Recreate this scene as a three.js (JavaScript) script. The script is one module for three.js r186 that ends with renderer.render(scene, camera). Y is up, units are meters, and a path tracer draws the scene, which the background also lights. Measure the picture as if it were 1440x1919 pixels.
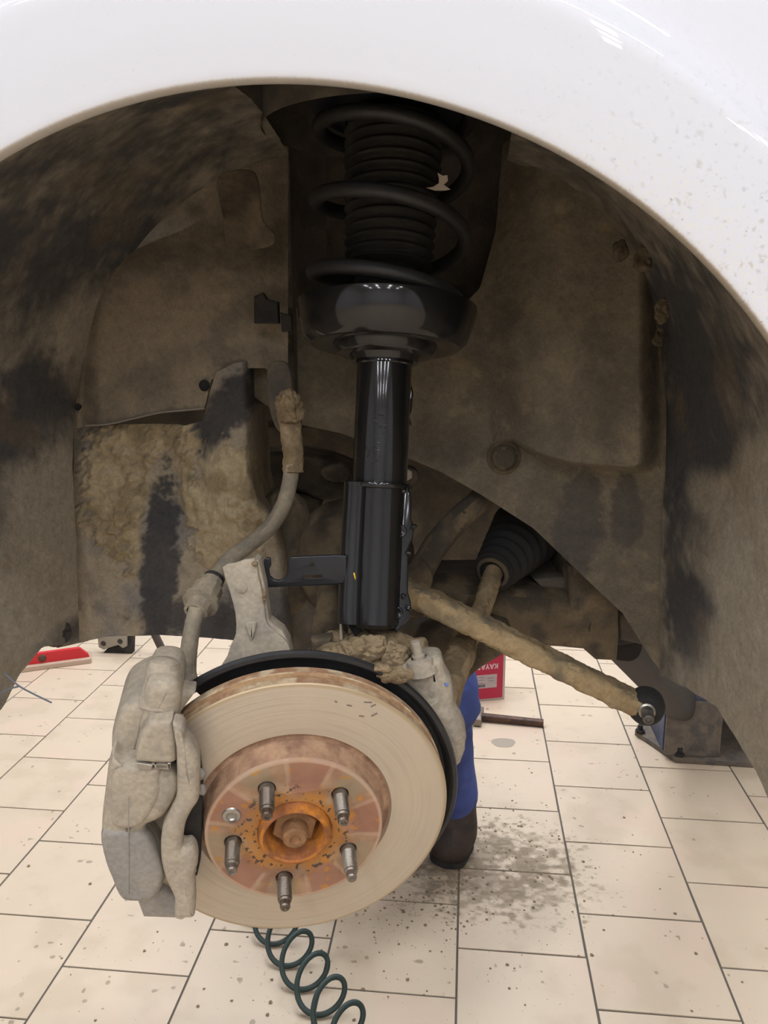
import * as THREE from 'three';
import { mergeGeometries, mergeVertices, toCreasedNormals } from 'three/addons/utils/BufferGeometryUtils.js';
import { RoundedBoxGeometry } from 'three/addons/geometries/RoundedBoxGeometry.js';
import { MarchingCubes } from 'three/addons/objects/MarchingCubes.js';
import { ImprovedNoise } from 'three/addons/math/ImprovedNoise.js';
import { RectAreaLightUniformsLib } from 'three/addons/lights/RectAreaLightUniformsLib.js';
import { FontLoader } from 'three/addons/loaders/FontLoader.js';
import { TextGeometry } from 'three/addons/geometries/TextGeometry.js';

// ---------------------------------------------------------------- camera, light, exposure
const V = (x, y, z) => new THREE.Vector3(x, y, z);
const scene = new THREE.Scene();
scene.background = new THREE.Color(0x000000);
const F = 1520, CX = 720, CY = 959.5, CAMH = 1.4, YAW = 0.1026;
const PITCH = Math.atan(319.5 / F), cP = Math.cos(PITCH), sP = Math.sin(PITCH);
const camera = new THREE.PerspectiveCamera(2 * Math.atan(CY / F) * 180 / Math.PI, 1440 / 1919, 0.05, 50);
camera.position.set(0, CAMH, 0);
camera.rotation.order = 'YXZ';
camera.rotation.set(-PITCH, 0, 0);
const renderer = new THREE.WebGLRenderer({ antialias: true });
renderer.toneMapping = THREE.LinearToneMapping;
renderer.toneMappingExposure = 1.06;
renderer.shadowMap.enabled = true;
RectAreaLightUniformsLib.init();
const CEIL = 3.7;
const LAMP_POWER = 46;
const LAMPS = [ // centre across the bay, depth, turned (tubes run along the bay)
  [-1.5, -0.9, 0], [0.8, -0.9, 0], [-2.2, -2.7, 1], [-0.7, -2.7, 1], [1.0, -2.7, 1], [2.6, -2.7, 1], [-2.2, -5.0, 1], [-0.7, -5.0, 1], [1.0, -5.0, 1], [2.6, -5.0, 1], [-2.2, -7.2, 1], [-0.7, -7.2, 1], [1.0, -7.2, 1], [2.6, -7.2, 1],
  [-2.3, 2.8, 1], [2.2, 2.8, 1], [-1.6, 4.4, 0], [0, 4.4, 0], [1.6, 4.4, 0], [-0.8, 3.2, 0], [0.8, 3.2, 0], [0, 2.3, 0],
];

// ---------------------------------------------------------------- pixels to places
function ray(px, py) { const dx = px - CX, dy = CY - py; return V(dx / F, (dy * cP - F * sP) / F, -(F * cP + dy * sP) / F); }
function P(px, py, d) { const r = ray(px, py); return r.multiplyScalar(d / -r.z).add(V(0, CAMH, 0)); }          // straight-ahead distance d
const cA = V(Math.sin(YAW), 0, -Math.cos(YAW)), cB = V(Math.cos(YAW), 0, Math.sin(YAW));
function C(b, y, a) { return V(0, y + CAMH, 0).addScaledVector(cB, b).addScaledVector(cA, a); }                 // car / floor grid: across, height from lens, depth
function Pc(px, py, a) { const r = ray(px, py); return r.multiplyScalar(a / r.dot(cA)).add(V(0, CAMH, 0)); }
function Pf(px, py, h = 0) { const r = ray(px, py); return r.multiplyScalar(-(CAMH - h) / r.y).add(V(0, CAMH, 0)); }
const frameZ = (d) => ({ o: V(0, CAMH, -d), x: V(1, 0, 0), y: V(0, 1, 0), n: V(0, 0, 1) });
function uvOn(fr, px, py, off = 0) {
  const r = ray(px, py), cam = V(0, CAMH, 0), q = fr.o.clone().addScaledVector(fr.n, off).sub(cam);
  const w = r.multiplyScalar(q.dot(fr.n) / r.dot(fr.n)).sub(fr.o.clone().sub(cam));
  return [w.dot(fr.x), w.dot(fr.y)];
}
const rotN = V(0.13746094, -0.18668967, 0.97275457), rotX = V(0.99016269, 0, -0.13992089), rotY = V(0.02612178, 0.98241894, 0.18485314);
const ROT = { o: V(-0.0808, CAMH - 0.4158, -0.65605), x: rotX, y: rotY, n: rotN };
const RP = (u, v, n) => ROT.o.clone().addScaledVector(rotX, u).addScaledVector(rotY, v).addScaledVector(rotN, n);

// ---------------------------------------------------------------- noise and textures
let seed = 1234567;
const rnd = () => { seed = (seed * 1664525 + 1013904223) >>> 0; return seed / 4294967296; };
const N3 = new ImprovedNoise();
const n3 = (p, f, o = 0) => N3.noise(p.x * f + o, p.y * f + o * 1.7, p.z * f + o * 0.6);
const fb3 = (p, f, o = 0) => n3(p, f, o) + 0.5 * n3(p, f * 2.1, o + 3) + 0.25 * n3(p, f * 4.3, o + 7);
const sm = (a, b, x) => { const t = Math.min(1, Math.max(0, (x - a) / (b - a))); return t * t * (3 - 2 * t); };
const mix = (a, b, t) => a + (b - a) * t;
const mix3 = (a, b, t) => [mix(a[0], b[0], t), mix(a[1], b[1], t), mix(a[2], b[2], t)];
function h2(x, y, s) { let h = (x * 374761393 + y * 668265263 + s * 974711) | 0; h = Math.imul(h ^ (h >>> 13), 1274126177); return ((h ^ (h >>> 16)) >>> 0) / 4294967296; }
function vn(x, y, per, s) {
  const xi = Math.floor(x), yi = Math.floor(y), fx = x - xi, fy = y - yi, u = fx * fx * (3 - 2 * fx), v = fy * fy * (3 - 2 * fy);
  const m = (k) => ((k % per) + per) % per, a = m(xi), b = m(xi + 1), c = m(yi), d = m(yi + 1);
  return mix(mix(h2(a, c, s), h2(b, c, s), u), mix(h2(a, d, s), h2(b, d, s), u), v);
}
function fb(u, v, f, oct, s) { let r = 0, a = 0.5, t = 0; for (let i = 0; i < oct; i++) { r += a * vn(u * f, v * f, f, s + i); t += a; a *= 0.5; f *= 2; } return r / t; }
function tex(w, h, fn, srgb = true) {
  const d = new Uint8Array(w * h * 4);
  for (let j = 0; j < h; j++) for (let i = 0; i < w; i++) {
    const c = fn((i + 0.5) / w, (j + 0.5) / h), k = (j * w + i) * 4;
    d[k] = Math.max(0, Math.min(255, c[0])); d[k + 1] = Math.max(0, Math.min(255, c[1])); d[k + 2] = Math.max(0, Math.min(255, c[2])); d[k + 3] = 255;
  }
  const t = new THREE.DataTexture(d, w, h); t.wrapS = t.wrapT = THREE.RepeatWrapping; t.magFilter = THREE.LinearFilter; t.minFilter = THREE.LinearMipmapLinearFilter; t.generateMipmaps = true;
  if (srgb) t.colorSpace = THREE.SRGBColorSpace; t.needsUpdate = true; return t;
}
const grey = (v) => [v, v, v];
const grainBump = tex(512, 512, (u, v) => grey(255 * (0.55 * fb(u, v, 24, 4, 5) + 0.45 * fb(u, v, 90, 2, 9))), false);
const lumpBump = tex(512, 512, (u, v) => grey(255 * fb(u, v, 16, 6, 31)), false);
function dirtTex(cols, s, f = 5) { // several soft-edged layers of matter
  return tex(400, 400, (u, v) => {
    let c = cols[0];
    for (let k = 1; k < cols.length; k++) { const m = fb(u, v, f * (k + 1) * 0.7 | 0 || 2, 6, s + k * 17); c = mix3(c, cols[k], sm(0.34, 0.72, m)); }
    const g = 0.92 + 0.16 * fb(u, v, 96, 2, s + 99);
    return [c[0] * g, c[1] * g, c[2] * g];
  });
}
const M = {};
const std = (o) => new THREE.MeshStandardMaterial(o);
const phy = (o) => new THREE.MeshPhysicalMaterial(o);
M.casting = std({ map: dirtTex([[162, 150, 131], [168, 155, 134], [154, 144, 128], [170, 158, 138]], 11), roughness: 0.85, metalness: 0.05, bumpMap: grainBump, bumpScale: 0.00025 });
M.castingGrey = std({ map: dirtTex([[146, 139, 129], [140, 135, 127], [150, 142, 131]], 21), roughness: 0.7, metalness: 0.1, bumpMap: grainBump, bumpScale: 0.00025 });
M.mud = std({ map: dirtTex([[122, 104, 76], [138, 120, 90], [104, 88, 64], [146, 126, 96]], 41), roughness: 0.97, bumpMap: lumpBump, bumpScale: 0.003 });
M.mudDark = std({ map: dirtTex([[84, 73, 56], [100, 88, 68], [66, 58, 46]], 51), roughness: 0.95, bumpMap: lumpBump, bumpScale: 0.004 });
M.mudBar = std({ map: dirtTex([[150, 128, 92], [138, 117, 84], [112, 100, 80], [154, 132, 96]], 61, 4), roughness: 0.95, bumpMap: lumpBump, bumpScale: 0.003 });
M.blackGloss = phy({ color: 0x0c0c0d, roughness: 0.6, specularIntensity: 0.4, clearcoat: 1, clearcoatRoughness: 0.09 });
M.blackSatin = std({ map: dirtTex([[34, 34, 35], [40, 40, 40], [30, 30, 31]], 71), roughness: 0.5, bumpMap: grainBump, bumpScale: 0.0004 });
M.rubber = std({ map: dirtTex([[44, 41, 37], [60, 54, 45], [34, 32, 30]], 81), roughness: 0.9, bumpMap: grainBump, bumpScale: 0.0006 });
M.hose = std({ map: dirtTex([[142, 130, 108], [134, 122, 102], [122, 113, 98], [146, 133, 110]], 91), roughness: 0.9, bumpMap: grainBump, bumpScale: 0.0008 });
M.bayDark = std({ map: dirtTex([[92, 84, 72], [104, 94, 79], [80, 74, 66]], 101), roughness: 0.95 });
M.underDirt = std({ map: dirtTex([[92, 80, 61], [112, 97, 73], [70, 62, 50]], 111), roughness: 0.95, bumpMap: lumpBump, bumpScale: 0.003 });
M.steel = std({ color: 0xa9a59c, roughness: 0.35, metalness: 0.9, bumpMap: grainBump, bumpScale: 0.0003 });
M.studSteel = std({ map: dirtTex([[150, 143, 132], [120, 110, 98], [96, 84, 72]], 121, 8), roughness: 0.4, metalness: 0.75, bumpMap: grainBump, bumpScale: 0.0004 });
M.rust = std({ map: dirtTex([[150, 92, 54], [170, 108, 52], [122, 78, 54], [186, 116, 40]], 131, 6), roughness: 0.9, bumpMap: grainBump, bumpScale: 0.0012 });
M.rustNut = std({ map: dirtTex([[136, 98, 64], [152, 112, 74], [110, 80, 56]], 141, 6), roughness: 0.8, metalness: 0.15, bumpMap: grainBump, bumpScale: 0.0012 });
M.dirtV = std({ vertexColors: true, roughness: 0.93, side: THREE.DoubleSide, map: tex(512, 512, (u, v) => grey(255 * (0.74 + 0.26 * (0.5 * fb(u, v, 40, 3, 7) + 0.5 * fb(u, v, 128, 2, 8)))), true), bumpMap: lumpBump, bumpScale: 0.0022 });

// ---------------------------------------------------------------- building helpers
const creased = (g, a) => { g.scale(1000, 1000, 1000); const r = toCreasedNormals(g, a); r.scale(0.001, 0.001, 0.001); return r; }; // the add-on welds at a hundredth of a unit
const taken = {};
const numbered = (n) => { const k = taken[n] = (taken[n] ?? -1) + 1; return k ? n + '_' + String(k).padStart(3, '0') : n; };
function boxUV(g0, s = 4) { // uv in quarter metres, one projection per face
  if (!g0.attributes.normal) g0.computeVertexNormals();
  const g = g0.index ? g0.toNonIndexed() : g0, p = g.attributes.position, uv = new Float32Array(p.count * 2), A = V(), B = V(), D = V();
  for (let i = 0; i + 2 < p.count; i += 3) {
    A.fromBufferAttribute(p, i); B.fromBufferAttribute(p, i + 1).sub(A); D.fromBufferAttribute(p, i + 2).sub(A); B.cross(D);
    const ax = Math.abs(B.x), ay = Math.abs(B.y), az = Math.abs(B.z), k = ax > ay && ax > az ? 0 : ay > az ? 1 : 2;
    for (let j = i; j < i + 3; j++) { uv[j * 2] = s * (k === 0 ? p.getZ(j) : p.getX(j)); uv[j * 2 + 1] = s * (k === 1 ? p.getZ(j) : p.getY(j)); }
  }
  g.setAttribute('uv', new THREE.BufferAttribute(uv, 2)); return g;
}
const clean = (g) => { let h = g.index ? g.toNonIndexed() : g.clone(); for (const k of Object.keys(h.attributes)) if (!['position', 'normal', 'uv'].includes(k)) h.deleteAttribute(k); if (!h.attributes.uv) h = boxUV(h); return h; };
function mesh(name, geos, mat, parent, keepUV = false) {
  let g = Array.isArray(geos) ? (geos.length > 1 ? mergeGeometries(geos.map(clean)) : geos[0]) : geos;
  if (!keepUV) g = boxUV(g);
  const m = new THREE.Mesh(g, mat); m.name = name; m.castShadow = m.receiveShadow = true; parent.add(m); return m;
}
function thing(name, label, category, group) {
  const o = new THREE.Group(); o.name = numbered(name); o.userData = { label, category }; if (group) o.userData.group = group; scene.add(o); return o;
}
function setting(name, label) { const o = new THREE.Group(); o.name = name; o.userData = { kind: 'structure', label, category: name.split('_')[0] }; scene.add(o); return o; }
function seat(o) { // move a thing's origin to its base
  const bx = new THREE.Box3().setFromObject(o), c = bx.getCenter(V()), b = V(c.x, bx.min.y, c.z), seen = new Set();
  o.traverse((m) => { if (m.isMesh && !seen.has(m.geometry)) { seen.add(m.geometry); m.geometry.translate(-b.x, -b.y, -b.z); } });
  o.position.copy(b); return o;
}
function orient(g, o, axis) { // geometry built along +y
  const q = new THREE.Quaternion().setFromUnitVectors(V(0, 1, 0), axis.clone().normalize());
  return g.applyMatrix4(new THREE.Matrix4().compose(o, q, V(1, 1, 1)));
}
const lathe = (o, axis, prof, seg = 48) => orient(new THREE.LatheGeometry(prof.map(([r, h]) => new THREE.Vector2(Math.max(r, 0.00005), h)), seg), o, axis);
function cyl(a, b, r0, r1 = r0, seg = 24, bev = 0.12) {
  const L = a.distanceTo(b), e0 = r0 * bev, e1 = r1 * bev;
  return creased(lathe(a, b.clone().sub(a), [[0, 0], [r0 - e0, 0], [r0, e0], [r1, L - e1], [r1 - e1, L], [0, L]], seg), 0.7);
}
function place(g, fr, off = 0) { return g.applyMatrix4(new THREE.Matrix4().makeBasis(fr.x, fr.y, fr.n).setPosition(fr.o.clone().addScaledVector(fr.n, off))); }
function ext(pts, fr, off, depth, bev = 0.003, { smooth = 0, holes = [], seg = 3, px = true } = {}) {
  const cv = (L) => L.map(([x, y]) => { const [u, v] = px ? uvOn(fr, x, y, off) : [x, y]; return new THREE.Vector2(u, v); });
  const mk = (L, K) => { let q = cv(L); if (smooth) q = new THREE.CatmullRomCurve3(q.map((p) => V(p.x, p.y, 0)), true, 'catmullrom', 0.5).getPoints(q.length * smooth).slice(0, -1).map((p) => new THREE.Vector2(p.x, p.y)); return new K(q); };
  const sh = mk(pts, THREE.Shape); for (const h of holes) sh.holes.push(mk(h, THREE.Path));
  const g = new THREE.ExtrudeGeometry(sh, { depth: Math.max(depth - 2 * bev, 0.0005), bevelEnabled: bev > 0, bevelSize: bev, bevelThickness: bev, bevelOffset: -bev, bevelSegments: seg, curveSegments: 8 });
  g.translate(0, 0, -(depth - bev));
  return creased(place(g, fr, off), 0.75);
}
function sweep(pts, w, h, { ex = 2, seg = 40, rad = 20, amp = 0, freq = 60, up = V(0, 0, 1), caps = true, off = 0 } = {}) {
  const c = new THREE.CatmullRomCurve3(pts, false, 'centripetal'), pos = [], idx = [];
  const W = typeof w === 'function' ? w : () => w, H = typeof h === 'function' ? h : () => h;
  for (let i = 0; i <= seg; i++) {
    const t = i / seg, p = c.getPointAt(t), T = c.getTangentAt(t), S = V().crossVectors(up, T).normalize(), U = V().crossVectors(T, S).normalize();
    for (let j = 0; j < rad; j++) {
      const a = j / rad * 2 * Math.PI, ca = Math.cos(a), sa = Math.sin(a), e = 2 / ex;
      const q = p.clone().addScaledVector(S, W(t) * Math.sign(ca) * Math.abs(ca) ** e).addScaledVector(U, H(t) * Math.sign(sa) * Math.abs(sa) ** e);
      if (amp) { const k = amp * fb3(q, freq, off); q.addScaledVector(q.clone().sub(p).normalize(), k); }
      pos.push(q.x, q.y, q.z);
    }
  }
  for (let i = 0; i < seg; i++) for (let j = 0; j < rad; j++) { const a = i * rad + j, b = i * rad + (j + 1) % rad; idx.push(a, b, a + rad, b, b + rad, a + rad); }
  if (caps) for (const [k, p, f] of [[0, pts[0], 0], [seg, pts[pts.length - 1], 1]]) {
    const m = pos.length / 3; pos.push(p.x, p.y, p.z);
    for (let j = 0; j < rad; j++) { const a = k * rad + j, b = k * rad + (j + 1) % rad; f ? idx.push(a, b, m) : idx.push(b, a, m); }
  }
  const g = new THREE.BufferGeometry(); g.setAttribute('position', new THREE.Float32BufferAttribute(pos, 3)); g.setIndex(idx); g.computeVertexNormals();
  return amp ? g : creased(g, 0.9);
}
function blob(c, rx, ry, rz, amp, freq, off = 0, det = 5) {
  const g = new THREE.IcosahedronGeometry(1, det * 3), p = g.attributes.position;
  for (let i = 0; i < p.count; i++) { const d = V(p.getX(i), p.getY(i), p.getZ(i)), q = V(c.x + d.x * rx, c.y + d.y * ry, c.z + d.z * rz), k = amp * fb3(q, freq, off); q.addScaledVector(d, k); p.setXYZ(i, q.x, q.y, q.z); }
  g.deleteAttribute('uv'); g.deleteAttribute('normal'); const w = mergeVertices(g, 1e-5); w.computeVertexNormals(); return w;
}
function grid(nu, nv, fn, col, keep) { // fn(u,v) -> point, col(point,u,v) -> linear rgb
  const pos = [], cs = [], uv = [], idx = [];
  for (let i = 0; i <= nu; i++) for (let j = 0; j <= nv; j++) { const p = fn(i / nu, j / nv); pos.push(p.x, p.y, p.z); uv.push(0, 0); if (col) cs.push(...col(p, i / nu, j / nv)); }
  for (let i = 0; i < nu; i++) for (let j = 0; j < nv; j++) {
    if (keep && !keep((i + 0.5) / nu, (j + 0.5) / nv)) continue;
    const a = i * (nv + 1) + j, b = a + nv + 1; idx.push(a, b, a + 1, b, b + 1, a + 1);
  }
  const g = new THREE.BufferGeometry(); g.setAttribute('position', new THREE.Float32BufferAttribute(pos, 3)); g.setAttribute('uv', new THREE.Float32BufferAttribute(uv, 2));
  if (col) g.setAttribute('color', new THREE.Float32BufferAttribute(cs, 3)); g.setIndex(idx); g.computeVertexNormals(); return g;
}
const lin = (r, g, b) => { const c = new THREE.Color().setRGB(r / 255, g / 255, b / 255, THREE.SRGBColorSpace); return [c.r, c.g, c.b]; };
const poly = (L, x) => { if (x <= L[0][0]) return L[0][1]; for (let i = 1; i < L.length; i++) if (x <= L[i][0]) return mix(L[i - 1][1], L[i][1], (x - L[i - 1][0]) / (L[i][0] - L[i - 1][0] || 1)); return L[L.length - 1][1]; };
const rect = (o, w, h, d, r, m) => { const g = new RoundedBoxGeometry(w, h, d, 3, r); if (m) g.applyMatrix4(m); return g.translate(o.x, o.y, o.z); };
const turnY = (a) => new THREE.Matrix4().makeRotationY(a);

// ---------------------------------------------------------------- the workshop
{
  const fl = setting('floor', 'beige square ceramic floor tiles laid in half-offset rows');
  fl.rotation.y = -YAW;
  const tileTex = tex(1024, 1024, (u, v) => {
    let c = mix3([196, 178, 153], [204, 185, 159], fb(u, v, 6, 4, 3)); c = mix3(c, [189, 170, 144], sm(0.5, 0.75, fb(u, v, 11, 5, 23)) * 0.7); c = mix3(c, [206, 181, 159], sm(0.55, 0.7, fb(u, v, 7, 4, 29)) * 0.5);
    const s = fb(u, v, 70, 2, 13), q = sm(0.52, 0.62, fb(u, v, 9, 3, 43)); c = mix3(c, [150, 132, 108], sm(0.83, 0.9, s) * q); c = mix3(c, [140, 126, 104], sm(0.86, 0.9, fb(u, v, 40, 2, 53)) * 0.7);
    return c;
  });
  tileTex.repeat.set(1, 1);
  const tm = std({ map: tileTex, roughness: 0.42, bumpMap: grainBump, bumpScale: 0.0003 });
  const grout = std({ color: 0x5c564d, roughness: 0.95 });
  mesh('grout_bed', new THREE.BoxGeometry(9.6, 0.1, 14.6).translate(0, -0.0525, 1.9), grout, fl);
  const vars = [];
  const tileGeo = (u, v, chip) => {
    const g = new THREE.BoxGeometry(0.2955, 0.008, 0.2955).toNonIndexed(), uv = g.attributes.uv, p = g.attributes.position;
    for (let i = 0; i < p.count; i++) { uv.setXY(i, u + (p.getX(i) + 0.15) * 0.9, v + (p.getZ(i) + 0.15) * 0.9); if (p.getY(i) > 0) { const k = p.getX(i) * p.getZ(i) > 0 ? chip : 0.0004; p.setX(i, p.getX(i) - Math.sign(p.getX(i)) * k); p.setZ(i, p.getZ(i) - Math.sign(p.getZ(i)) * k); } }
    g.computeVertexNormals(); return g;
  };
  for (let i = 0; i < 14; i++) vars.push(tileGeo(rnd(), rnd(), 0.0004 + (rnd() > 0.7 ? 0.001 : 0)));
  const rest = [];
  for (let c = -16; c < 16; c++) for (let r = -32; r < 18; r++) {
    const b = 0.002 + 0.3 * (c + 0.5), a = ((c & 1) ? 1.52 : 1.67) + 0.3 * (r - 5 + 0.5), near = b > -2.0 && b < 1.5 && a > 0.9 && a < 4.3;
    if (a > 5.35 || a < -9.1) continue;
    if (near) { const m = mesh('tile', vars[Math.floor(rnd() * 14)], tm, fl, true); m.position.set(b, -0.004, -a); m.rotation.y = Math.floor(rnd() * 4) * Math.PI / 2; m.rotation.x = (rnd() - 0.5) * 0.003; }
    else rest.push(vars[Math.floor(rnd() * 14)].clone().translate(b, -0.004, -a));
  }
  const rm = mesh('tile_field', rest, tm, fl, true); rm.userData.kind = 'stuff';
  const wallM = std({ map: dirtTex([[196, 197, 199], [188, 190, 192], [204, 204, 206]], 151), roughness: 0.9 });
  const wallG = std({ map: dirtTex([[206, 206, 208], [198, 199, 202], [212, 212, 213]], 152), roughness: 0.9 });
  for (const [n, w, x, z, t, l] of [['wall_left', 14.8, -4.85, 1.9, 1, 'pale plaster workshop wall beside the front of the car'], ['wall_right', 14.8, 4.85, 1.9, 1, 'pale plaster workshop wall beyond the lift column'], ['wall_back', 9.6, 0, -5.45, 0, 'pale plaster workshop wall beyond the car'], ['wall_front', 9.6, 0, 9.25, 0, 'pale grey plaster workshop wall facing the white fender']]) {
    const o = setting(n, l); mesh('wall_panel', t ? new THREE.BoxGeometry(0.12, CEIL, w).translate(x, CEIL / 2, z) : new THREE.BoxGeometry(w, CEIL, 0.12).translate(x, CEIL / 2, z), n === 'wall_front' ? wallG : wallM, o); o.rotation.y = -YAW;
  }
  const ce = setting('ceiling', 'white workshop ceiling carrying the tube lights'); mesh('ceiling_panel', new THREE.BoxGeometry(9.8, 0.12, 14.8).translate(0, CEIL + 0.06, 1.9), std({ color: 0xd8d6d0, roughness: 0.95 }), ce); ce.rotation.y = -YAW;
  const glow = std({ color: 0xffffff, emissive: 0xf8faff, emissiveIntensity: 6, roughness: 0.5 }), shell = std({ color: 0xe4e4e0, roughness: 0.5 });
  for (const [b, a, along] of LAMPS) {
    const o = thing('tube_light', 'white twin tube light fixed under the workshop ceiling', 'ceiling light', 'tube lights of the workshop');
    const p = C(b, 0, a); o.position.set(p.x, CEIL, p.z); o.rotation.y = -YAW + (along ? Math.PI / 2 : 0);
    mesh('housing', new RoundedBoxGeometry(1.3, 0.05, 0.2, 2, 0.01).translate(0, -0.026, 0), shell, o);
    for (const s of [-1, 1]) mesh('tube', new THREE.CylinderGeometry(0.014, 0.014, 1.2, 16).rotateZ(Math.PI / 2).translate(0, -0.07, s * 0.06), glow, o);
    for (const s of [-1, 1]) mesh('end_cap', new RoundedBoxGeometry(0.03, 0.05, 0.19, 2, 0.005).translate(s * 0.615, -0.065, 0), shell, o);
    const l = new THREE.RectAreaLight(0xeef3ff, LAMP_POWER, 1.2, 0.16); l.position.set(0, -0.092, 0); l.rotation.x = -Math.PI / 2; o.add(l);
  }
}

// ---------------------------------------------------------------- the car: fender, liner, inner panels
const LIPA = 0.54, LC = [-0.1348, -0.246], LR = 0.4062;
const car = thing('car_body', 'white car front fender above an open wheel arch with dirty dark liner', 'car');
{
  // fender: profile swept round the arch; d = distance from lip, o = outward
  const prof = [[0.012, -0.016], [0.004, -0.0145], [0.0005, -0.012], [-0.0004, -0.008], [-0.0002, -0.002], [0.0006, 0.0004], [0.0022, 0.0014], [0.012, 0.0034], [0.028, 0.006], [0.045, 0.0082], [0.056, 0.0094], [0.0615, 0.0094], [0.0655, 0.0082], [0.0685, 0.006], [0.0715, 0.0036], [0.076, 0.0012], [0.083, -0.0008], [0.1, -0.0028], [0.14, -0.0055], [0.2, -0.009], [0.27, -0.016], [0.33, -0.028], [0.37, -0.05], [0.39, -0.08]];
  const cv = new THREE.CatmullRomCurve3(prof.map(([d, o]) => V(d, o, 0)), false, 'centripetal');
  const pr = cv.getPoints(150);
  const nT = 220, T0 = -0.55, T1 = Math.PI + 0.5;
  const lipAt = (t) => { // straight legs below the half circle
    if (t < 0) return [[LC[0] + LR, LC[1] + t * LR], [1, 0]];
    if (t > Math.PI) return [[LC[0] - LR, LC[1] - (t - Math.PI) * LR], [-1, 0]];
    return [[LC[0] + LR * Math.cos(t), LC[1] + LR * Math.sin(t)], [Math.cos(t), Math.sin(t)]];
  };
  const fpos = (t, d, o) => { const [p, n] = lipAt(t), ds = d * (1 + 0.12 * sm(0.4, 1.4, t) * sm(0.03, 0.07, d) * (d < 0.12 ? 1 : 0.5)); return C(p[0] + n[0] * ds, p[1] + n[1] * ds, LIPA - o + 0.25 * Math.max(0, Math.abs(p[0] + n[0] * ds - LC[0]) - 0.3) ** 2); };
  const g = grid(nT, 150, (u, v) => { const q = pr[Math.round(v * 150)]; return fpos(mix(T0, T1, u), q.x, q.y); });
  const uv = g.attributes.uv; for (let i = 0; i <= nT; i++) for (let j = 0; j <= 150; j++) uv.setXY(i * 151 + j, i / nT, Math.min(1, pr[j].x / 0.3));
  const W = 2048, Hh = 512;
  const paint = tex(W, Hh, (u, v) => {
    let c = [216, 217, 221]; const t = mix(T0, T1, u), d = v * 0.3, [p] = lipAt(t), s = (u * 1.9), q = V(s * 10, d * 10, 0);
    const right = sm(1.25, 0.8, t), nearLip = sm(0.05, 0.01, d + 0.02 * fb3(q, 9, 5));
    c = mix3(c, [228, 220, 202], 0.4 * nearLip * (0.2 + 0.8 * right) * sm(-0.3, 0.6, fb3(q, 34, 2)));
    const sp = fb3(V(s * 260, d * 300, 1), 1, 4); c = mix3(c, [168, 160, 148], sm(0.35, 0.8, sp) * right * sm(0.11, 0.02, d) * 0.4);
    const sp2 = fb3(V(s * 420, d * 420, 7), 1, 9); c = mix3(c, [150, 140, 126], sm(0.75, 1.0, sp2) * (0.15 + 0.85 * right) * sm(0.1, 0.02, d));
    c = mix3(c, [196, 184, 164], sm(0.0012, 0.0004, d + 0.0008 * fb3(q, 60, 8)) * (0.5 + 0.4 * right));
    return c;
  });
  paint.wrapS = paint.wrapT = THREE.ClampToEdgeWrapping;
  const f = mesh('fender', g, phy({ map: paint, roughness: 0.65, clearcoat: 1, clearcoatRoughness: 0.03 }), car, true); f.userData.label = 'white painted fender with flared arch lip';
  // closing panels round the engine bay
  const pw = phy({ color: 0xe9e9ec, roughness: 0.35, clearcoat: 1 });
  const slab = (b0, b1, y0, y1, a0, a1) => { const g2 = new THREE.BoxGeometry(b1 - b0, y1 - y0, a1 - a0).applyMatrix4(new THREE.Matrix4().makeRotationY(-YAW)); const c = C((b0 + b1) / 2, (y0 + y1) / 2, (a0 + a1) / 2); return g2.translate(c.x, c.y, c.z); };
  mesh('bonnet', [slab(-1.05, 0.9, 0.5, 0.53, 0.62, 1.7)], pw, car);
  mesh('engine_bay_shell', [slab(-0.75, 0.85, -0.36, 0.5, 1.62, 1.66), slab(-0.76, -0.74, -0.34, 0.5, 0.72, 1.64), slab(0.62, 0.64, -0.36, 0.5, 0.6, 1.64)], M.bayDark, car);

  // wheelhouse loft: lip circle to inner corner
  const BC = [-0.127, -0.2], A0 = 0.548, A1 = 0.93, angs = []; for (let k = 0; k <= 16; k++) angs.push(Math.PI * (1 - k / 16));
  const lipL = angs.map((t) => [LC[0] + (LR + 0.006) * Math.cos(t), LC[1] + (LR + 0.006) * Math.sin(t)]);
  const backL = angs.map((t) => { const n = t > Math.PI / 2 ? 2.25 : 2.85, c = Math.cos(t), s = Math.sin(t), k = (Math.abs(c / 0.35) ** n + Math.abs(s / 0.405) ** n) ** (-1 / n); return [BC[0] + c * k, BC[1] + s * k]; });
  const botL = [[0.548, -0.44], [0.7, -0.42], [0.79, -0.397], [0.82, -0.37], [0.86, -0.354], [0.93, -0.374]], botR = [[0.548, -0.44], [0.65, -0.396], [0.69, -0.375], [0.775, -0.354], [0.86, -0.37], [0.93, -0.388]];
  const rows = 64, rowC = [];
  for (let i = 0; i <= rows; i++) {
    const u = i / rows, a = mix(A0, A1, u), e = u ** 0.8, L = lipL.map((p, k) => V(mix(p[0], backL[k][0], e), mix(p[1], backL[k][1], e) + 0.028 * Math.sin(Math.PI * u) * Math.max(0, Math.sin(angs[k])), 0));
    const s = L[0], r = L[16];
    const pts = [V(s.x - 0.008, poly(botL, a), 0), V(s.x - 0.004, (poly(botL, a) + s.y) / 2, 0), ...L, V(r.x + 0.004, (poly(botR, a) + r.y) / 2, 0), V(r.x + 0.01, poly(botR, a), 0)];
    const c = new THREE.CatmullRomCurve3(pts, false, 'centripetal'); c.arcLengthDivisions = 400; rowC.push(c);
  }
  const cols = 240, tower = [-0.082, 0.865], den = rowC.map((c) => c.getSpacedPoints(1400));
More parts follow.
